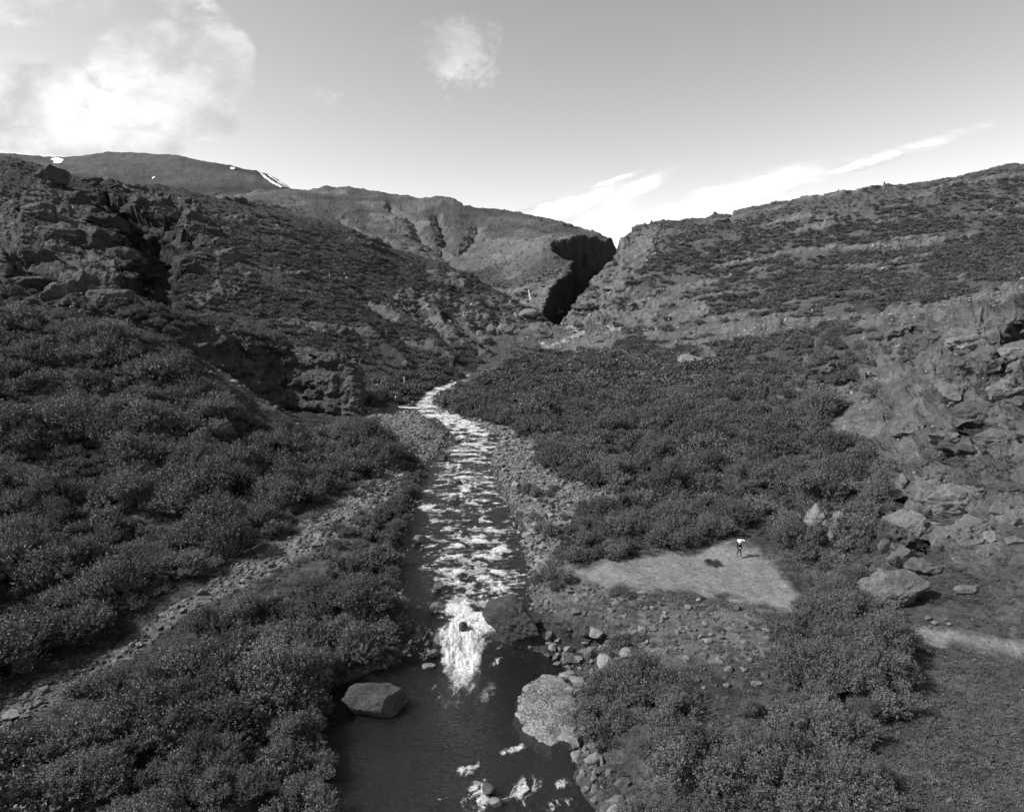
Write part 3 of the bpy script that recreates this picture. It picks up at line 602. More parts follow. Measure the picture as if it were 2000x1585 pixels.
for zi, (zn, poly, sp, (s0, s1)) in enumerate(ZB):
    x, y = jitter(-170, 150, 27, 250, sp); ok = (np.abs(x / y) < 1.4); x, y = x[ok], y[ok]; z = ground_at(x, y); px, py = project(x, y, z)
    px2 = px + 10 * vn2(x / 2, y / 2, 5); py2 = py + 8 * vn2(x / 2, y / 2, 6)
    ok = inpoly(px2, py2, poly)
    if zn != 'strip':
        for k in BAR: ok &= ~inpoly(px2, py2, k)
    for k in KEEP_OUT: ok &= ~inpoly(px, py, k)
    ok &= (TANW_ok := (z + 3.0 - CZ) / y > samp(HOR, x, y) - .0)
    ok &= ~((np.abs(x - np.interp(y, RD, RC)) < np.interp(y, RD, RW) + .3))
    cl = vn2(x / 5.5, y / 5.5, 66 + zi); ok &= rng.uniform(0, 1, x.shape) < np.clip(1.25 + cl * .6, .75, 1)
    x, y, z, cl = x[ok], y[ok], z[ok], cl[ok]
    s = (s0 * .75 + (s1 * 1.15 - s0 * .75) * rng.uniform(0, 1, x.shape) ** 1.5) * (1 + .35 * cl)
    BX += [(x[i], y[i], z[i], s[i], zi) for i in range(len(x))]
BX = np.array(BX)
# wide far scrub by slope and ground kind
def far_scrub(sp, D0, D1, s0, s1):
    x, y = jitter(-1.05 * D1, 1.05 * D1, D0, D1, sp); ok = (np.abs(x / y) < 1.02) & (y >= D0); x, y = x[ok], y[ok]; z = ground_at(x, y); px, py = project(x, y, z)
    g = near(GI, x, y); rk = near(rock, x, y); sl = near(slope, x, y)
    dens = np.zeros_like(x)
    top = np.interp(px, [0, 250, 400, 500, 700, 850, 1000], [560, 480, 455, 470, 505, 560, 600])
    dens = np.where(g == 3, sst(py - top, -90, 30) * .95, dens)
    strips = strat(x, y, z)
    dens = np.where(g == 6, np.where(py < 430, .55, .93) * (1 - sst(strips, .18, .32)), dens)
    dens = np.where((g == 7) & (px < 1780), .28, dens); dens = np.where((g == 7) & (px < 1720) & (py < 800) & (py > 640), .62, dens)
    dens = np.where(g == 2, .7, dens); dens = np.where((g == 1) & (px < 380), .8, dens); dens = np.where((g == 2) & (sl > 1.0), .12, dens)
    dens = np.where((g == 4) & (py > 500 + 14 * vn2(x / 20, y / 20, 31)) & (px > 930), .75, dens); dens = np.where((g == 0) & (y > 150), .4, dens)
    dens *= np.clip(.98 + 1.0 * vn2(x / 17, y / 17, 77) + .55 * vn2(x / 6, y / 6, 78), .06, 1)
    dens = np.where(rk > .45, dens * .12, dens); dens = np.where(sl > 1.8, 0, dens)
    dens = np.where((g == 7) & (px > 1720) & (sl < 1.6), .20 + .25 * (vn2(x / 4, y / 4, 71) > .2), dens)
    for k in SCREE: dens = np.where(inpoly(px, py, k), dens * .06, dens)
    for k in ROCKY: dens = np.where(inpoly(px, py, k), dens * .35, dens)
    for k in BAR: dens = np.where(inpoly(px, py, k), dens * .05, dens)
    for _, k, _, _ in ZB: dens = np.where(inpoly(px, py, k) & (y < 190), 0, dens)
    for k in PATHS: dens = np.where(inpoly(px, py, k), 0, dens)
    dens = np.where(np.abs(x - np.interp(y, RD, RC)) < np.interp(y, RD, RW) + .8, 0, dens)
    dens = np.where((z + 4 - CZ) / y < samp(HOR, x, y), 0, dens)
    ok = rng.uniform(0, 1, x.shape) < dens; x, y, z = x[ok], y[ok], z[ok]
    return np.stack([x, y, z, rng.uniform(s0, s1, x.shape) * (1 + .2 * vn2(x / 20, y / 20, 9)) * np.interp(y, [375, 425], [1, .4]) * np.where((near(GI, x, y) == 7) & (project(x, y, z)[0] > 1720), .42, 1), np.full(x.shape, -1)], 1)
FB = np.concatenate([far_scrub(1.75, 60, 240, .9, 2.0), far_scrub(2.3, 240, 520, 1.0, 2.2)])
print('bushes', len(BX), 'far', len(FB))
order = np.argsort(-(BX[:, 3] / BX[:, 1]) * (np.abs(BX[:, 0] / BX[:, 1]) < .80) * (project(BX[:, 0], BX[:, 1], BX[:, 2] + 1.6 * BX[:, 3])[1] < 1585)); IND = order[:292]; REST = np.concatenate([BX[order[292:]], FB])
ZLAB = {'left thicket': ('leafy birch bush in the dense thicket between gravel bar and stream', 'birch bushes of the lower left thicket'),
        'left slope': ('dark rounded birch bush on the steep left slope above the gravel bar', 'birch bushes on the steep left slope'),
        'left strip': ('low willow bush on the stony left bank of the rapids', 'bushes on the stony left bank'),
        'far left bank': ('bush on the far left bank below the rocky spur', 'bushes on the far left bank'),
        'right thicket': ('birch bush in the wide thicket behind the bare clearing', 'birch bushes of the thicket behind the clearing'),
        'path edge': ('birch bush in the tall row right of the bare clearing', 'birch bushes in the row beside the clearing'),
        'right bank': ('pale leafy bush on the right bank beside the pool', 'bushes on the right bank of the pool'),
        'strip': ('small bush among the stones on the right bank of the rapids', 'small bushes among the right bank stones')}
for n_, i in enumerate(IND):
    x, y, z, s, zi = BX[i]; me, st = NEARV[n_ % len(NEARV)]
    rt = bpy.data.objects.new('birch_bush', None); COL.objects.link(rt); rt.location = (x, y, z - .12); rt.rotation_euler = (0, 0, rng.uniform(0, 6.28)); rt.scale = (s, s * rng.uniform(.9, 1.1), s * rng.uniform(.85, 1.15)); rt.empty_display_size = .2
    tag(rt, ZLAB[ZB[int(zi)][0]][0], 'bush', ZLAB[ZB[int(zi)][0]][1]); link('foliage', me, None, rt); link('stem', st, None, rt)
for a_, b_, s_, lb_ in ((1391, 1103, .75, 'small lone bush in the middle of the bare clearing'), (1213, 1163, .95, 'low bush at the lower left edge of the bare clearing'), (1712, 775, 2.0, 'dark lone bush on the pale scree below the crag'), (1460, 1390, .8, 'small lone bush between the meadow stones and the bush row')):
    p_ = hit(a_, b_); me, st = NEARV[int(a_) % 10]; rt = bpy.data.objects.new('birch_bush', None); COL.objects.link(rt); rt.location = (p_[0], p_[1], p_[2] - .08); rt.rotation_euler = (0, 0, a_); rt.scale = (s_, s_, s_ * .9)
    tag(rt, lb_, 'bush'); link('foliage', me, None, rt); link('stem', st, None, rt)
rv = REST; nr = len(rv); mid = rv[:, 1] < 150
def scl3(s, lo=.8, hi=1.2): return np.stack([s * rng.uniform(.9, 1.15, s.shape), s * rng.uniform(.9, 1.15, s.shape), s * rng.uniform(lo, hi, s.shape)], -1)
def zrot(n, tilt=.12): return np.stack([rng.normal(0, tilt, n), rng.normal(0, tilt, n), rng.uniform(0, 6.28, n)], -1)
# undergrowth filling between the bushes
UG = []
for zn, poly, sp, (s0, s1) in ZB:
    x, y = jitter(-170, 150, 27, 190, 1.05); ok = np.abs(x / y) < 1.2; x, y = x[ok], y[ok]; z = ground_at(x, y); px, py = project(x, y, z)
    ok = inpoly(px + 16 * vn2(x / 2, y / 2, 15), py + 12 * vn2(x / 2, y / 2, 16), poly) & (rng.uniform(0, 1, x.shape) < .62) & ((z + 2 - CZ) / y > samp(HOR, x, y)) & ~(np.abs(x - np.interp(y, RD, RC)) < np.interp(y, RD, RW) + .2)
    for k in KEEP_OUT + BAR[1:]: ok &= ~inpoly(px, py, k)
    ok &= ~(inpoly(px, py, BAR[0]) & (vn2(x / 4, y / 4, 19) < .25))
    x, y, z = x[ok], y[ok], z[ok]; UG.append(np.stack([x, y, z, .25 + .75 * rng.uniform(0, 1, x.shape) ** 2], 1))
UG = np.concatenate(UG); print('under', len(UG))
a = rv[mid]; pt = a[:, :3] - np.array([0, 0, .15])
stuff('birch_scrub', 'birch scrub filling the slopes behind the nearest bushes', 'scrub', MIDV, None, pt, zrot(len(a)), scl3(a[:, 3]), rng.integers(0, len(MIDV), len(a)))
a = rv[~mid]; pt = a[:, :3] - np.array([0, 0, .25])
stuff('distant_scrub', 'distant birch scrub covering the hillsides', 'scrub', FARV, None, pt, zrot(len(a)), scl3(a[:, 3], .6, 1.0), rng.integers(0, len(FARV), len(a)))

SMALLV = []
for k in range(5):
    me, _ = crown(420 + k, 2200, .085, 160, 1.1, .26); me.materials.append(ML); SMALLV.append(me)
stuff('undergrowth', 'low twiggy undergrowth between the birch bushes', 'undergrowth', SMALLV, None, UG[:, :3] - np.array([0, 0, .05]), zrot(len(UG)), scl3(UG[:, 3], .8, 1.4), rng.integers(0, 5, len(UG)))
# low creeping heath and turf on the open ground near the camera
TUFT = []; MTF = leaf_material('heath_leaves', .092)
for k in range(5):
    me, _ = crown(400 + k, 420, .13, 60, .75, .2); me.materials.append(MTF); TUFT.append(me)
def tufts(sp, D0, D1, s0, s1):
    x, y = jitter(-60, 75, D0, D1, sp); ok = (np.abs(x / y) < .98); x, y = x[ok], y[ok]; z = ground_at(x, y); px, py = project(x, y, z)
    zf = floor_h(x, y); dens = np.where(z > wat(y) + .25, .7, 0.0)
    lo_ = PXY('1760,1300 2200,1290 2200,1800 1700,1800 1690,1450'); inl = inpoly(px, py, lo_)
    dens *= np.clip(.5 + 1.1 * fb2(x, y, 3.5, 3, 88), .05, 1); dens = np.where(inl, np.clip(.75 + .7 * fb2(x, y, 2.2, 3, 89), .3, 1), dens)
    for k in PATHS: dens = np.where(inpoly(px, py, k), .0, dens)
    for k in BAR + SCREE: dens = np.where(inpoly(px, py, k), dens * .12, dens)
    dens = np.where(inpoly(px, py, MEADOW), dens * .45, dens)
    dens = np.where(np.hypot((px - 1062) / 58, (py - 1385) / 75) < 1, 0, dens)
    dens = np.where((z + 1 - CZ) / y < samp(HOR, x, y), 0, dens)
    ok = rng.uniform(0, 1, x.shape) < dens; x, y, z = x[ok], y[ok], z[ok]
    return np.stack([x, y, z, rng.uniform(s0, s1, x.shape)], 1)
t = np.concatenate([tufts(.3, 28, 62, .16, .42), tufts(.55, 62, 130, .25, .6)])
print('tufts', len(t))
stuff('heath', 'low heath and turf growing over the open ground', 'heath', TUFT, None, t[:, :3] - np.array([0, 0, .03]), zrot(len(t)), scl3(t[:, 3], .4, .8), rng.integers(0, 5, len(t)))

# ------------------------------------------------------------------ rocks
def ico(sub):
    import bmesh
    bm = bmesh.new(); bmesh.ops.create_icosphere(bm, subdivisions=sub, radius=1); V = np.array([v.co[:] for v in bm.verts]); Fc = np.array([[v.index for v in f.verts] for f in bm.faces]); bm.free(); return V, Fc
def rockshape(seed, sub=4, cuts=14, dims=(1, 1, 1), rough=.06, wl=.5, cutd=(.55, .85), lumps=.18):
    V, Fc = ico(sub); r = np.random.default_rng(seed)
    V = V * (1 + lumps * fb3(V[:, 0] + seed, V[:, 1], V[:, 2], 1.1, 2, seed)[:, None])
    for _ in range(cuts):
        d = r.normal(size=3); d /= np.linalg.norm(d); o = r.uniform(*cutd); k = V @ d - o; V = V - np.where(k > 0, k, 0)[:, None] * d * .96
    V = V + V / np.linalg.norm(V, axis=1)[:, None] * (rough * fb3(V[:, 0] + seed, V[:, 1], V[:, 2], wl, 5, seed + 5, .6))[:, None]
    return V * np.array(dims), Fc
CAVE_OUT = [(c[0], c[1], c[3] * 1.15, c[4] * 1.2) for c in CAVES]
def incave(px, py): return np.any([np.hypot((px - a_) / b_, (py - c_) / d_) < 1 for a_, c_, b_, d_ in CAVE_OUT], 0)
def rockmesh(name, *a, **k):
    V, Fc = rockshape(*a, **k); return mesh_from_arrays(name, V, Fc, True)
MR = rock_material('pale_stone', 0.086, 0.226, 1.6); MRD = rock_material('dark_wet_rock', 0.022, 0.062, 1.2, .4, .55); MRM = rock_material('lichened_rock', 0.039, 0.125, .9)
RVAR = []
for k in range(9):
    me = rockmesh('stone', 500 + k, 4, 13, (1, rng.uniform(.6, .95), rng.uniform(.45, .8)), rough=.13, cutd=(.45, .85)); me.materials.append(MR); RVAR.append(me)
RLOW = []
for k in range(6):
    me = rockmesh('stone', 520 + k, 2, 9, (1, .8, .65), rough=.16, cutd=(.4, .8)); me.materials.append(MR); RLOW.append(me)
PEB = []
for k in range(4):
    me = rockmesh('pebble', 540 + k, 1, 4, (1, .8, .6), rough=.03); me.materials.append(MR); PEB.append(me)
def special(px, py, wpx, label, cat='boulder', hk=.62, dk=.75, mat=None, seed=0, sub=5, cuts=16, rot=0, z=None, group=None, name='boulder', rough=.07, sink=.3, wl=.45, D=None, cutd=(.55, .85)):
    p = Dz(px, py, z) if z is not None else (hit(px, py) if D is None else P(px, py, D)); w = wpx / F * (p[1] * CT - (p[2] - CZ) * ST) / 2
    me = rockmesh(name, 600 + seed, sub, cuts, (w, w * dk, w * hk), rough=rough, wl=wl, cutd=cutd)
    o = link(name, me, mat or MR, None, (p[0], p[1] + w * dk * .6, p[2] + w * hk * (1 - sink * 1.6))); o.rotation_euler = (0, 0, R(rot)); tag(o, label, cat, group); return o
# the two giants at the pool
special(722, 1402, 178, 'huge flat topped boulder at the left edge of the dark pool', hk=.52, dk=.6, mat=rock_material('brown_boulder_rock', 0.027, 0.082, .9), seed=9, rot=8, z=0, cuts=16, sub=6, rough=.12, wl=.4, sink=.42, cutd=(.5, .82))
special(1010, 1268, 132, 'huge dark wet boulder beside the white chute', hk=.78, dk=.72, mat=MRD, seed=11, rot=-20, z=.35, cuts=12, sub=6, cutd=(.4, .8), rough=.15, wl=.3, sink=.1)
special(1046, 1248, 56, 'smaller dark boulder leaning on the huge wet one', hk=.8, dk=.8, mat=MRD, seed=12, z=.4, rough=.12, wl=.3)
special(1035, 1222, 70, 'pale flat rock behind the huge wet boulder', hk=.35, dk=.7, seed=13, rot=-10)
special(1094, 1413, 34, 'round grey boulder on the pebble bar', hk=.85, dk=.95, mat=MRM, seed=14, cuts=5, sink=.15)
special(904, 1230, 20, 'dark rock splitting the water above the chute', hk=1.0, dk=.8, mat=MRD, seed=15, z=1.25, cuts=8)
special(955, 1552, 30, 'round rock in the riffle at the bottom of the pool', hk=.8, dk=.9, mat=MRM, seed=16, z=-.1, cuts=6)
special(966, 1575, 30, 'pointed pale rock just below the round rock in the riffle', hk=.7, dk=.7, seed=17, z=-.15)
special(818, 1060, 30, 'square boulder at the left edge of the rapids', hk=.7, dk=.8, mat=MRM, seed=18, z=3.0)
special(877, 1083, 22, 'flat split rock in the middle of the rapids', hk=.6, dk=.8, mat=MRM, seed=19, z=2.75)
special(846, 1284, 28, 'rounded boulder left of the chute', hk=.75, dk=.9, mat=MRM, seed=20, z=.1)
special(836, 1306, 30, 'pale flat stone in the water left of the chute', hk=.35, dk=.7, seed=21, z=0, rot=20)
special(852, 1192, 30, 'angular boulder on the left shore above the chute', hk=.7, dk=.8, mat=MRM, seed=22, z=1.7)
special(856, 1152, 28, 'boulder pair stone on the left shore of the upper rapids', hk=.6, dk=.8, mat=MRM, seed=23, z=2.05)
special(890, 975, 16, 'small dark rock parting the upper rapids', hk=.9, dk=.8, mat=MRD, seed=24, z=4.0)
special(866, 898, 20, 'dark rock at the left of the upper rapids', hk=.7, dk=.8, mat=MRD, seed=25, z=5.4)
special(915, 864, 18, 'dark rock in midstream near the bend', hk=.6, dk=.8, mat=MRD, seed=26, z=6.0)
special(896, 863, 12, 'smaller dark rock left of the midstream rock near the bend', hk=.6, dk=.8, mat=MRD, seed=27, z=6.0)
special(893, 942, 14, 'low dark rock in the white water', hk=.6, dk=.8, mat=MRD, seed=28, z=4.5)
special(960, 1178, 18, 'dark rock in the rapids above the huge wet boulder', hk=.8, dk=.8, mat=MRD, seed=29, z=1.85)
special(840, 803, 18, 'dark flat rock on the island at the bend', hk=.4, dk=.7, mat=MRD, seed=30)
# outcrops
special(1640, 1066, 50, 'darker broken half of the split rock pillar', 'rock', hk=1.5, dk=.8, mat=MRM, seed=51, cuts=14, sub=5, cutd=(.4, .8), rough=.22, wl=.4, name='rock_pillar', sink=.15)
special(1610, 1062, 72, 'pale split rock pillar among bushes right of the walker', 'rock', hk=1.25, dk=.8, mat=rock_material('pale_pillar_rock', 0.07, 0.16, .8), seed=31, cuts=16, sub=6, cutd=(.42, .8), rough=.2, wl=.4, name='rock_pillar', sink=.1)
special(1752, 1192, 150, 'broken grey crag at the end of the bush row', 'rock', hk=.68, dk=.62, mat=MRM, seed=32, cuts=13, sub=6, cutd=(.42, .82), rough=.2, wl=.35, name='rock_outcrop', sink=.32, rot=-12)
special(1765, 1105, 70, 'tilted slab leaning on the top of the grey crag', 'rock', hk=.6, dk=.7, mat=MRM, seed=33, cuts=10, rough=.2, name='rock_slab', rot=25)
special(1815, 1120, 80, 'jumble of blocks right of the grey crag', 'rock', hk=.45, dk=.7, mat=MRM, seed=34, cuts=9, rough=.34, sink=.4, name='rock_outcrop', rot=-8)
special(1728, 1075, 26, 'pointed rock standing on the grey crag', 'rock', hk=1.3, dk=.7, mat=MRM, seed=35, D=58)
special(1350, 716, 60, 'white rock ledge in the bushes of the right slope', 'rock', hk=.55, dk=.7, mat=MR, seed=36, cuts=18, rough=.12, name='rock_outcrop', rot=-20)
special(960, 655, 22, 'dark rock pinnacle below the canyon mouth', 'rock', hk=1.5, dk=.8, mat=MRM, seed=37, rough=.15, name='rock_pillar')
special(985, 652, 36, 'rounded rock tower beside the pinnacle', 'rock', hk=.9, dk=.8, mat=MRM, seed=38, rough=.15, name='rock_pillar')
special(938, 662, 20, 'small rock tower left of the pinnacle', 'rock', hk=1.2, dk=.8, mat=MRM, seed=39, rough=.15, name='rock_pillar')
special(1040, 622, 60, 'rock knob under the canyon wall', 'rock', hk=.5, dk=.8, mat=MRM, seed=40, rough=.15, name='rock_outcrop')
special(1900, 1160, 60, 'low dark rock under a turf bank by the trail', 'rock', hk=.35, dk=.6, mat=MRM, seed=41, name='rock_outcrop')
special(1905, 680, 90, 'overhanging brown rock nose at the right', 'rock', hk=.45, dk=.7, mat=MRM, seed=42, cuts=9, rough=.34, sink=.4, name='rock_outcrop')
special(1985, 700, 70, 'big block beside the dark cleft at the right edge', 'rock', hk=.6, dk=.7, mat=MRM, seed=43, cuts=9, rough=.34, sink=.4, name='rock_outcrop')
special(1965, 1010, 60, 'rounded boulder on the turf under the caves', 'boulder', hk=.6, dk=.7, mat=MRM, seed=44)
special(1950, 1060, 44, 'lower boulder on the turf under the caves', 'boulder', hk=.7, dk=.8, mat=MRM, seed=45)
special(1990, 1065, 36, 'boulder at the right edge under the caves', 'boulder', hk=.7, dk=.8, mat=MRM, seed=46)
for px, py, w, lb in ((1815, 1212, 18, 'white stone with a dark hollow beside the trail'), (1828, 1222, 16, 'smooth white stone below the hollow one'), (1856, 1221, 10, 'small pale stone right of the white stones'), (1847, 1212, 8, 'tiny white stone above the trail')):
    special(px, py, w, lb, 'stone', seed=px, sub=3, name='stone', sink=.1)
# bedded rock ledges built up on the crag, the left bluffs and the canyon mouth
LEDGE = []
for k in range(8):
    V, Fc = rockshape(800 + k, 6, 11, (1, 1, 1), .14, .6, (.42, .85), .45)
    zz = V[:, 2] * 2.6 + 1.1 * fb3(V[:, 0], V[:, 1], V[:, 2], .9, 3, 810 + k); st_ = vn2(zz, zz * 0 + k * 7.3, 820); n_ = fb3(V[:, 0], V[:, 1], V[:, 2] * 1.5, .45, 5, 830 + k, .6, True)
    V[:, :2] *= (1 + .11 * np.sign(st_) * np.abs(st_) ** .35 + .2 * n_)[:, None]; V[:, 2] += .12 * n_
    me = mesh_from_arrays('rock_ledge', V, Fc); LEDGE.append(me)
MLG = rock_material('bedded_rock', 0.031, 0.094, .9)
for me in LEDGE: me.materials.append(MLG)
MLD = rock_material('dark_bedded_rock', .016, .052, .9); LEDGE2 = [m_.copy() for m_ in LEDGE]
for m_ in LEDGE2: m_.materials.clear(); m_.materials.append(MLD)
def ledges(txt, label, group, hk=(.55, .95), dk=.8, sink=.55, tilt=.16, lean=-.22, dark=False):
    for n_, t in enumerate(txt.split()):
        px, py, w = map(float, t.split(',')); p = hit(px, py); w = w / F * (p[1] * CT - (p[2] - CZ) * ST) / 2; h = w * rng.uniform(*hk)
        o = link('rock_ledge', (LEDGE2 if dark else LEDGE)[rng.integers(0, 8)], None, None, (p[0] + w * .15, p[1] + w * dk * .45, p[2] + h * (.5 - sink))); o.scale = (w, w * dk, h); o.rotation_euler = (rng.normal(0, tilt), lean + rng.normal(0, tilt), rng.uniform(-.6, .6)); tag(o, label, 'rock', group)
ledges('1760,655,60 1815,672,80 1878,668,110 1950,640,90 1990,690,100 1932,712,110 1868,735,90 1800,765,70 1858,790,110 1960,775,110 1745,812,60 1782,842,90 1900,812,100 1850,862,70 1950,860,90 1990,800,80 1895,882,70 1830,905,60 1940,920,80',
       'dark bedded rock ledge on the upper part of the right hand crag', 'rock ledges on the upper crag at the right')
ledges('1758,960,90 1812,965,110 1870,985,120 1925,1010,90 1735,990,60 1790,1042,120 1850,1050,90 1905,1052,110 1940,1080,70 1975,960,80 1745,1055,60 1990,1020,70', 'brown rock ledge around the lowest cave of the crag', 'rock ledges round the lowest cave')
ledges('1560,745,50 1620,735,60 1680,705,60 1600,700,40 1710,660,50 1650,770,50', 'small broken rock ledge among scrub beside the scree', 'rock ledges beside the scree', sink=.4)
ledges('600,715,50 640,712,60 675,735,50 610,745,60 650,765,70 685,775,50 615,785,55 480,690,50 540,695,50 430,672,40', 'rough dark rock step on the bluff above the stream bend', 'rock steps on the bluff above the bend', (.6, 1.0), sink=.4, lean=.05, dark=True)
ledges('180,360,60 215,385,70 250,412,90 310,425,90 355,440,80 390,455,70 200,440,90 170,480,80 225,500,80 380,500,70 370,530,60 60,420,90 100,465,100 40,500,100 130,390,70 20,560,120 110,575,130 200,590,100 90,350,70 430,500,80 300,410,80', 'dark rock outcrop around the ravine on the left hillside', 'rock outcrops around the left ravine', (.5, .9), sink=.5, lean=.12, dark=True)
ledges('1150,580,40 1165,545,36 1190,520,30 1145,605,40 1185,600,50 1230,605,50 1225,560,40 1270,580,50 1120,625,30 1085,612,40 1050,603,44 1010,640,40 1030,575,30 1050,560,30 1090,530,24 1240,460,24 1400,432,30', 'pale rock ledge at the mouth of the canyon', 'rock ledges at the canyon mouth', (.5, .8), sink=.5)
# stones along the water and on the meadow
ZS = [('left shore', PXY('740,1060 800,1060 860,1130 880,1180 850,1260 800,1330 740,1300 770,1230 790,1150 770,1110'), .62, (.18, .62), 'dark stone on the shaded left shore above the pool', 'stones on the shaded left shore', .7),
      ('pool edge', PXY('1060,1235 1120,1225 1220,1250 1260,1230 1280,1265 1200,1300 1130,1300 1140,1335 1098,1335 1090,1285 1065,1275'), .66, (.38, 1.0), 'pale boulder in the pile between pool and meadow', 'pale boulders piled at the right pool edge', .95),
      ('low bank', PXY('1118,1430 1155,1440 1200,1500 1260,1560 1260,1640 1180,1640 1150,1560 1128,1500'), .85, (.26, .85), 'pale boulder on the right bank at the foot of the photo', 'boulders on the lower right bank', .9),
      ('bar', BAR[2], .85, (.24, .8), 'grey boulder on the stony right bank of the rapids', 'boulders on the right bank of the rapids', .6),
      ('meadow', PXY('1080,1140 1200,1150 1350,1165 1500,1205 1540,1260 1500,1340 1380,1360 1300,1320 1180,1290 1130,1220'), .8, (.12, .5), 'stone half sunk in the turf below the clearing', 'stones in the turf below the clearing', .7),
      ('left bar', BAR[0], 1.1, (.22, .75), 'broken stone on the long gravel bar at the left', 'stones on the left gravel bar', .7),
      ('left edge', PXY('590,1420 650,1410 640,1500 620,1640 580,1640'), 1.0, (.15, .4), 'shaded stone at the left edge of the pool', 'stones at the left pool edge', .6),
      ('heath', PXY('1760,1290 2100,1280 2100,1700 1720,1700'), 1.5, (.07, .26), 'small stone in the heath at the lower right', 'stones in the lower right heath', .5),
      ('midstream', PXY('800,1150 870,1150 1030,1180 1020,1000 975,900 900,900 850,900 810,1000'), 1.25, (.14, .5), 'wet stone in the rapids', 'wet stones in the rapids', .35),
      ('island', BAR[1], 1.3, (.25, .6), 'grey stone on the island at the bend', 'stones on the island at the bend', .7)]
STN = []
for zi, (zn, poly, sp, (s0, s1), lb, gr, dn) in enumerate(ZS):
    x, y = jitter(-60, 60, 28, 190, sp); ok = (np.abs(x / y) < 1.0); x, y = x[ok], y[ok]; z = ground_at(x, y); px, py = project(x, y, z)
    ok = inpoly(px, py, poly) & (rng.uniform(0, 1, x.shape) < dn * np.clip(.9 + .6 * vn2(x / 2.5, y / 2.5, 44 + zi), .2, 1))
    if zn != 'midstream': ok &= ~inpoly(px, py, PATHS[0])
    for i in np.nonzero(ok)[0]: STN.append((x[i], y[i], z[i], s0 + (s1 - s0) * rng.uniform(0, 1) ** 2.2, zi))
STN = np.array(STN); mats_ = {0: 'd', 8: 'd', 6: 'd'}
pxx, pyy = project(STN[:, 0], STN[:, 1], STN[:, 2]); score = STN[:, 3] / STN[:, 1] * (pxx > 0) * (pxx < 2000) * (pyy < 1590)
order = np.argsort(-score); SI = order[:290]; SRest = STN[order[290:]]
DARK = []
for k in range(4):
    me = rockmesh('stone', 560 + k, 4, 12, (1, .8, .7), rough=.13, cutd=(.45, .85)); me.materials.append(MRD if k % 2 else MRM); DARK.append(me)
for n_, i in enumerate(SI):
    x, y, z, s, zi = STN[i]; zi = int(zi); me = DARK[n_ % 4] if zi in mats_ or rng.uniform() < .06 else RVAR[n_ % 9]
    o = link('boulder' if s > .4 else 'stone', me, None, None, (x, y, z + s * .18)); o.scale = (s, s * rng.uniform(.75, 1.1), s * rng.uniform(.7, 1.15)); o.rotation_euler = (rng.normal(0, .2), rng.normal(0, .2), rng.uniform(0, 6.28))
    tag(o, ZS[zi][4], 'stone', ZS[zi][5])
a = SRest
# talus and broken rock on ledges, and the gravel of bars and banks
def rubble(sp, D0, D1, s0, s1, xr):
    x, y = jitter(-xr * D1, xr * D1, D0, D1, sp); ok = np.abs(x / y) < xr; x, y = x[ok], y[ok]; z = ground_at(x, y); px, py = project(x, y, z); rk = near(rock, x, y)
    de = .5 * sst(rk, .3, .8) + .02
    for k in SCREE + BAR: de = np.where(inpoly(px, py, k), .7, de)
    de = np.where(incave(px, py), 0, de); de = np.where((z + 1.5 - CZ) / y < samp(HOR, x, y), 0, de); de = np.where(near(GI, x, y) == 5, 0, de); de = np.where(np.abs(x - np.interp(y, RD, RC)) < np.interp(y, RD, RW), 0, de)
    for k in PATHS: de = np.where(inpoly(px, py, k), 0, de)
    ok = rng.uniform(0, 1, x.shape) < de; x, y, z = x[ok], y[ok], z[ok]; return np.stack([x, y, z, s0 + (s1 - s0) * rng.uniform(0, 1, x.shape) ** 2.5], 1)
def barstones(sp, D0, D1, s0, s1):
    x, y = jitter(-60, 60, D0, D1, sp); ok = np.abs(x / y) < .9; x, y = x[ok], y[ok]; z = ground_at(x, y); px, py = project(x, y, z); ok = np.zeros(x.shape, bool)
    for k in BAR: ok |= inpoly(px, py, k)
    ok |= inpoly(px, py, MEADOW) & (rng.uniform(0, 1, x.shape) < .3)
    d = np.abs(x - np.interp(y, RD, RC)) - np.interp(y, RD, RW); ok |= (d > -.3) & (d < 1.6); ok &= (rng.uniform(0, 1, x.shape) < .75) & ~inpoly(px, py, PATHS[0]); x, y, z = x[ok], y[ok], z[ok]; return np.stack([x, y, z, s0 + (s1 - s0) * rng.uniform(0, 1, x.shape) ** 2], 1)
rb = np.concatenate([a[:, :4], barstones(.42, 36, 130, .09, .42), barstones(.85, 130, 185, .2, .62), rubble(.8, 30, 110, .1, .42, .85), rubble(1.9, 110, 240, .25, .85, .8), rubble(3.6, 240, 460, .4, 1.5, .8)])
print('rubble', len(rb))
stuff('rubble', 'loose broken rock on ledges, scree and banks', 'rubble', RLOW, None, rb[:, :3] + np.stack([rb[:, 3] * 0, rb[:, 3] * 0, rb[:, 3] * .1], -1), zrot(len(rb), .5), scl3(rb[:, 3], .6, 1.1), rng.integers(0, 6, len(rb)))
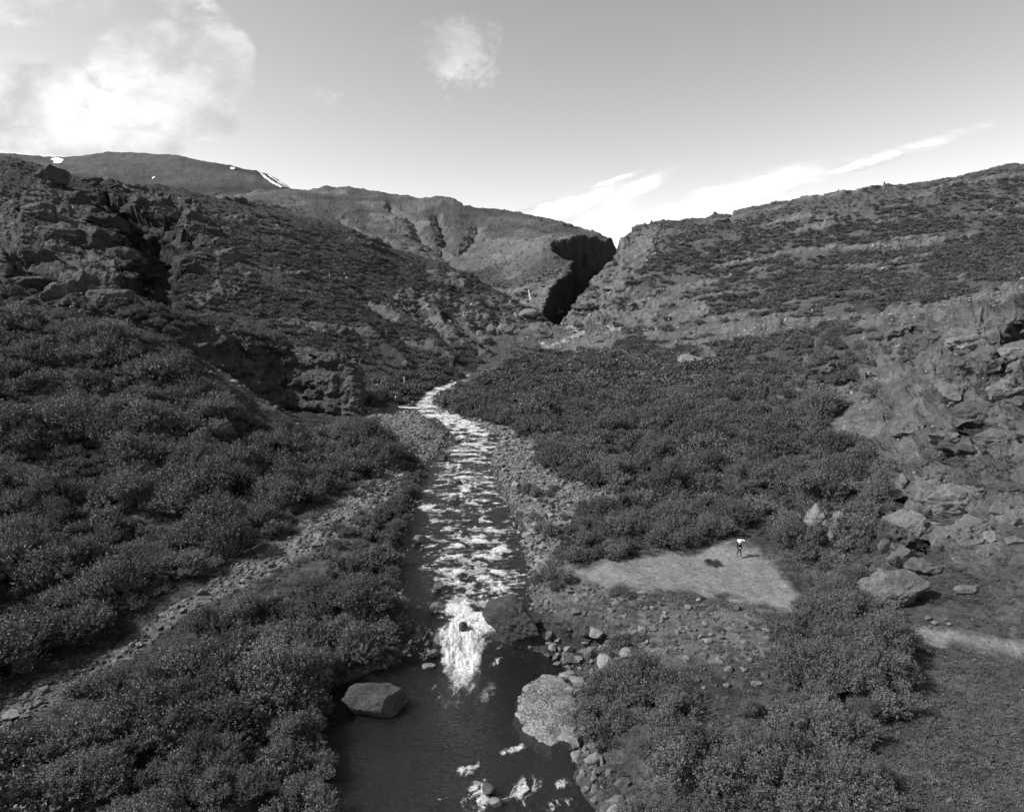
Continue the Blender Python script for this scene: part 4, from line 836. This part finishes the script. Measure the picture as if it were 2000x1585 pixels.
def gravel(sp, D0, D1, s0, s1):
    x, y = jitter(-60, 60, D0, D1, sp); ok = np.abs(x / y) < .9; x, y = x[ok], y[ok]; z = ground_at(x, y); px, py = project(x, y, z)
    de = np.full(x.shape, .10); d = np.abs(x - np.interp(y, RD, RC)) - np.interp(y, RD, RW); de = np.where((d < 2.5), .5, de); de = np.where(d < -.4, .03, de); de = np.where(incave(px, py), 0, de)
    for k in BAR: de = np.where(inpoly(px, py, k), .55, de)
    for k in PATHS: de = np.where(inpoly(px, py, k), .035, de)
    de = np.where(inpoly(px, py, PXY('1100,1150 1540,1200 1540,1360 1180,1310')), .55, de); de = np.where(inpoly(px, py, PXY('1760,1270 2200,1290 2200,1440 1780,1360')), .6, de)
    ok = rng.uniform(0, 1, x.shape) < de; x, y, z = x[ok], y[ok], z[ok]; return np.stack([x, y, z, s0 + (s1 - s0) * rng.uniform(0, 1, x.shape) ** 3], 1)
g = np.concatenate([gravel(.24, 30, 60, .04, .16), gravel(.42, 60, 120, .07, .24)])
print('gravel', len(g))
stuff('gravel', 'pebbles and cobbles along the stream banks', 'gravel', PEB, None, g[:, :3], zrot(len(g), .6), scl3(g[:, 3], .6, 1), rng.integers(0, 4, len(g)))
# pebble bar running into the pool
def pebble_bar():
    n = 70; pts = []; c = Dz(1066, 1392, 0)
    poly = [Dz(a_, b_, 0)[:2] for a_, b_ in ((1010, 1395), (1014, 1360), (1030, 1335), (1060, 1318), (1095, 1318), (1115, 1340), (1128, 1400), (1118, 1450), (1102, 1440), (1075, 1455), (1050, 1445), (1025, 1425))]
    xs = np.linspace(min(p[0] for p in poly) - 1.1, max(p[0] for p in poly) + 1.1, 130); ys = np.linspace(min(p[1] for p in poly) - 1.1, max(p[1] for p in poly) + 1.1, 110)
    X, Y = np.meshgrid(xs, ys); d = sdpoly(X, Y, poly) + .22 * vn2(X / .9, Y / .9, 4) + .08 * vn2(X / .3, Y / .3, 5); Z = .26 * (1 - np.exp(np.minimum(d, 0) / 1.5)) - np.maximum(d, 0) * 3.5 + .02 * fb2(X, Y, .25, 3, 2)
    q = np.arange(X.size).reshape(X.shape); me = mesh_from_arrays('gravel_bar', np.stack([X, Y, Z], -1).reshape(-1, 3), np.stack([q[:-1, :-1], q[:-1, 1:], q[1:, 1:], q[1:, :-1]], -1).reshape(-1, 4))
    fattr(me, 'tone', np.full(X.size, .24)); fattr(me, 'rock', np.zeros(X.size)); o = link('gravel_bar', me, MT); tag(o, 'pale pebble bar pushing into the pool from the right bank', 'gravel bar', kind='structure')
    x, y = jitter(xs[0], xs[-1], ys[0], ys[-1], .105); dd = sdpoly(x, y, poly); ok = dd < -.02; x, y, dd = x[ok], y[ok], dd[ok]; z = .26 * (1 - np.exp(dd / 1.5))
    s = rng.uniform(.035, .085, x.shape); stuff('pebbles', 'loose pale pebbles covering the bar in the pool', 'pebbles', PEB, None, np.stack([x, y, z], -1), zrot(len(x), .6), scl3(s, .6, 1), rng.integers(0, 4, len(x)))
pebble_bar()

# ------------------------------------------------------------------ snow patches on the mountain
MSN = plain_material('old_snow', .7, .8, .1)
def snow(poly, label, off=3.0):
    q = np.array(poly); st_ = .75; xs = np.arange(q[:, 0].min(), q[:, 0].max() + st_, st_); ys = np.arange(q[:, 1].min(), q[:, 1].max() + st_, st_); V = []; ok_ = []; ids = -np.ones((len(ys), len(xs)), int)
    for i, b in enumerate(ys):
        for j, a_ in enumerate(xs):
            p = hit(a_, b); ok_.append(1500 < p[1] < 2800)
            ids[i, j] = len(V); V.append((p[0], p[1] - off * .4, p[2] + off * .6 if p[1] < 3300 else p[2]))
    gd = np.array([1500 < v[1] < 2800 and ok_[i_] for i_, v in enumerate(V)]).reshape(len(ys), len(xs)); X, Y = np.meshgrid(xs, ys); ins = gd & inpoly(X + .9 * vn2(X / 2, Y / 2, 5), Y + .7 * vn2(X / 2, Y / 2, 6), poly)
    Fc = [(ids[i, j], ids[i, j + 1], ids[i + 1, j + 1], ids[i + 1, j]) for i in range(len(ys) - 1) for j in range(len(xs) - 1) if ins[i, j] and ins[i + 1, j + 1] and ins[i, j + 1] and ins[i + 1, j] and max(V[ids[i, j]][1], V[ids[i + 1, j + 1]][1]) < 3300 and abs(V[ids[i, j]][1] - V[ids[i + 1, j]][1]) < 250]
    if not Fc: return
    o = link('snow_patch', mesh_from_arrays('snow_patch', np.array(V), np.array(Fc)), MSN); tag(o, label, 'snow patch', 'snow patches on the distant mountain')
snow(PXY('98,312 106,308 118,309 126,312 122,318 114,321 103,319 106,316'), 'largest snow patch near the left skyline')
snow(PXY('450,327 458,326 461,330 455,333 449,331'), 'small snow patch under the right shoulder of the mountain')
snow(PXY('296,348 303,345 304,348 298,351'), 'tiny snow patch low on the mountain')
snow(PXY('502,333 507,334 523,347 538,357 555,366 548,368 530,359 514,347'), 'long diagonal snow gully down the right end of the mountain')
snow(PXY('518,340 528,343 545,353 562,364 566,368 556,366 538,354'), 'streaky snow along the right end ridge of the mountain')

# ------------------------------------------------------------------ cairns on the right skyline
def cairn(px, D, h, label):
    x = Hh(px, D, 100)[0]; z = float(ground_at(np.array([x]), np.array([D]))[0])
    e = bpy.data.objects.new('cairn', None); COL.objects.link(e); e.location = (x, D, z); tag(e, label, 'cairn', 'cairns along the right skyline')
    n = 6; zz = -.1
    for k in range(n):
        w = h * (.42 - .05 * k); t = h / n * 1.25; me = rockmesh('stone', 700 + px + k, 2, 8, (w, w * .8, t * .6)); o = link('stone', me, MRM, e, (rng.normal(0, .05), rng.normal(0, .05), zz + t * .5)); zz += t * .82
for px, D, h, lb in ((1725, 423, 1.9, 'tallest stone cairn on the right skyline'), (1637, 425, 1.3, 'low stone cairn left of the tallest one on the skyline'), (1771, 422, 1.0, 'small cairn right of the tallest one on the skyline'), (1331, 430, 1.1, 'small cairn on the skyline right of the canyon')): cairn(px, D, h, lb)

# ------------------------------------------------------------------ side waterfall, log bridge, marker posts
def fall():
    p0 = hit(1030, 570); p1 = hit(1037, 586); n = 14; V = []; Fc = []
    for i in range(n):
        t = i / (n - 1); x = p0[0] + (p1[0] - p0[0]) * t; y = min(p0[1], p1[1]) - 1.5; z = p0[2] + .5 + (p1[2] - p0[2] - 1) * t; w = .2 + .25 * t
        for s in (-1, -.3, .3, 1): V.append((x + s * w + .08 * math.sin(i * 2.1), y - .25 * (1 - s * s), z))
    for i in range(n - 1):
        for j in range(3): a_ = i * 4 + j; Fc.append((a_, a_ + 1, a_ + 5, a_ + 4))
    o = link('waterfall', mesh_from_arrays('waterfall', np.array(V), np.array(Fc)), plain_material('falling_white_water', .85, .6, .3)); tag(o, 'thin white side waterfall left of the canyon buttress', 'waterfall')
fall()
def log(a_, b_, z0, z1, r0, label, nm='log'):
    p, q = Dz(*a_, z0), Dz(*b_, z1); n = 12; pts = [np.array(p) + (np.array(q) - np.array(p)) * i / n + np.array([0, 0, -.25 * math.sin(math.pi * i / n)]) for i in range(n + 1)]
    o = link(nm, tubes(nm, [(pts, r0, r0 * .75)], 8), plain_material('weathered_wood', .45, .8)); tag(o, label, 'log')
log((742, 789), (822, 797), 9.0, 8.9, .17, 'long pale log laid across the stream at the bend')
log((755, 788), (815, 795), 9.6, 9.4, .07, 'thin handline stretched above the pale log', 'handline')
def posts(px, py, n, label):
    p = hit(px, py)
    for k in range(n):
        o = link('marker_post', tubes('marker_post', [([(0, 0, -.2), (0, 0, .9), (.02, 0, 1.7)], .11, .09), ([(-.16, 0, 1.62), (.18, 0, 1.66)], .08, .07)], 6), plain_material('painted_post', .7), None, (p[0] + k * .5, p[1] - 1.2, p[2])); tag(o, label, 'post')
posts(645, 544, 1, 'white marker post on the left hillside')
posts(791, 748, 1, 'white marker post on the bank below the spur')

# ------------------------------------------------------------------ people
def skin(name, chain, edges, radii, mat, parent=None, sub=2, root=0):
    me = bpy.data.meshes.new(name); me.from_pydata(chain, edges, []); tmp = bpy.data.objects.new(name, me); COL.objects.link(tmp)
    sk = tmp.modifiers.new('s', 'SKIN'); sk.use_smooth_shade = True
    for i, v in enumerate(me.skin_vertices[0].data): v.radius = (radii[i] if isinstance(radii[i], tuple) else (radii[i], radii[i])); v.use_root = (i == root)
    ss = tmp.modifiers.new('b', 'SUBSURF'); ss.levels = ss.render_levels = sub
    dg = bpy.context.evaluated_depsgraph_get(); m2 = bpy.data.meshes.new_from_object(tmp.evaluated_get(dg)); bpy.data.objects.remove(tmp)
    m2.name = name; o = link(name, m2, None, parent); m2.materials.clear(); m2.materials.append(mat)
    for p in m2.polygons: p.use_smooth = True
    return o
MSK = plain_material('skin', .32, .6); MDK = plain_material('dark_clothing', .028, .85, .1); MWH = plain_material('white_fabric', .85, .8, .1); MBT = plain_material('boot_leather', .03, .6)
def person(loc, rz, label, roll=True, s=1.0):
    e = bpy.data.objects.new('person', None); COL.objects.link(e); e.location = loc; e.rotation_euler = (0, 0, rz); e.scale = (s, s, s); tag(e, label, 'person')
    # walking towards -Y; one leg forward, arms slightly bent
    J = [(0, 0, .95), (0, .01, 1.15), (0, .0, 1.38), (0, -.01, 1.50), (0, -.04, 1.58), (0, -.05, 1.70),
         (.10, 0, .90), (.11, -.16, .52), (.10, -.20, .10), (.10, -.33, .04), (-.10, 0, .90), (-.10, .06, .50), (-.10, .30, .14), (-.10, .22, .05),
         (.20, .0, 1.42), (.27, .05, 1.16), (.27, -.10, .95), (.27, -.16, .89), (-.20, .0, 1.42), (-.28, -.02, 1.16), (-.26, -.16, .98), (-.26, -.21, .92)]
    E = [(0, 1), (1, 2), (2, 3), (3, 4), (4, 5), (0, 6), (6, 7), (7, 8), (8, 9), (0, 10), (10, 11), (11, 12), (12, 13), (2, 14), (14, 15), (15, 16), (16, 17), (2, 18), (18, 19), (19, 20), (20, 21)]
    Rr = [.14, .14, .15, .06, .085, .10, .09, .06, .045, .04, .09, .06, .045, .04, .055, .045, .032, .03, .055, .045, .032, .03]
    skin('body', J, E, Rr, MSK, e)
    o = skin('jacket', [J[0], J[1], J[2], (0, 0, 1.46), J[14], J[15], J[16], J[18], J[19], J[20]], [(0, 1), (1, 2), (2, 3), (2, 4), (4, 5), (5, 6), (2, 7), (7, 8), (8, 9)], [.165, .165, .175, .09, .08, .062, .05, .08, .062, .05], MDK, e)
    skin('trousers', [(0, 0, .98), J[6], J[7], (.10, -.20, .13), J[10], J[11], (-.10, .29, .17)], [(0, 1), (1, 2), (2, 3), (0, 4), (4, 5), (5, 6)], [.15, .105, .078, .062, .105, .078, .062], MDK, e)
    for a_, b_, c_ in (((.10, -.20, .12), (.10, -.22, .04), (.10, -.36, .03)), ((-.10, .30, .14), (-.10, .28, .05), (-.10, .14, .03))): skin('boot', [a_, b_, c_], [(0, 1), (1, 2)], [.058, .055, .045], MBT, e)
    for sd in (1, -1):                                  # hands: palm, thumb and fingers in one mesh
        w = J[17] if sd > 0 else J[21]; c = [w]; ed = []; rd = [.032]
        for f in range(4):
            bx = w[0] + (f - 1.5) * .018; c += [(bx, w[1] - .03, w[2] - .05), (bx, w[1] - .02, w[2] - .085 - .008 * (f in (1, 2)))]; ed += [(0, len(c) - 2), (len(c) - 2, len(c) - 1)]; rd += [.010, .008]
        c += [(w[0] - sd * .03, w[1] - .03, w[2] - .03), (w[0] - sd * .035, w[1] - .045, w[2] - .055)]; ed += [(0, len(c) - 2), (len(c) - 2, len(c) - 1)]; rd += [.011, .009]
        skin('hand', c, ed, rd, MSK, e, 1)
    # hat with brim
    V = []; Fc = []; ns = 20
    for r_, z_ in ((.10, 1.84), (.125, 1.80), (.128, 1.72), (.19, 1.695), (.19, 1.705)):
        for k in range(ns): V.append((r_ * math.cos(2 * math.pi * k / ns), -.05 + r_ * math.sin(2 * math.pi * k / ns), z_))
    for j in range(4):
        for k in range(ns): Fc.append((j * ns + k, j * ns + (k + 1) % ns, (j + 1) * ns + (k + 1) % ns, (j + 1) * ns + k))
    b0 = len(V); V.append((0, -.05, 1.855)); me = bpy.data.meshes.new('hat'); me.from_pydata(V, [], Fc + [(b0, (k + 1) % ns, k) for k in range(ns)]); link('hat', me, MWH, e)
    skin('scarf', [(-.05, -.08, 1.5), (.0, -.1, 1.48), (.06, -.08, 1.44)], [(0, 1), (1, 2)], [.035, .04, .03], MWH, e, 1)
    skin('belt_bag', [(-.06, -.17, 1.04), (.06, -.17, 1.02)], [(0, 1)], [.05, .05], MWH, e, 1)
    if roll:
        bp_ = skin('backpack', [(0, .24, 1.0), (0, .26, 1.2), (0, .24, 1.5), (0, .22, 1.72)], [(0, 1), (1, 2), (2, 3)], [.17, .19, .18, .12], MDK); bp_.location = loc; bp_.rotation_euler = (0, 0, rz); bp_.scale = (s, s, s); tag(bp_, 'dark backpack on the walker on the clearing', 'backpack')
        rl_ = link('mat_roll', tubes('mat_roll', [([(-.16, .12, 1.80), (-.14, .12, 1.80), (.25, .12, 1.76), (.60, .12, 1.70), (.62, .12, 1.70)], .105, .105)], 16), MWH); rl_.location = loc; rl_.rotation_euler = (0, 0, rz); rl_.scale = (s, s, s); tag(rl_, 'white rolled mat strapped over the backpack of the walker', 'mat')
        V, Fc = rl_.data, 0
    return e
pp = hit(1443, 1088); person((pp[0], pp[1], pp[2]), R(12), 'walker in dark clothes and white hat crossing the bare clearing')
pp = hit(773, 790); person((pp[0], pp[1], pp[2]), R(150), 'small dark figure standing by the pale log at the bend', False)
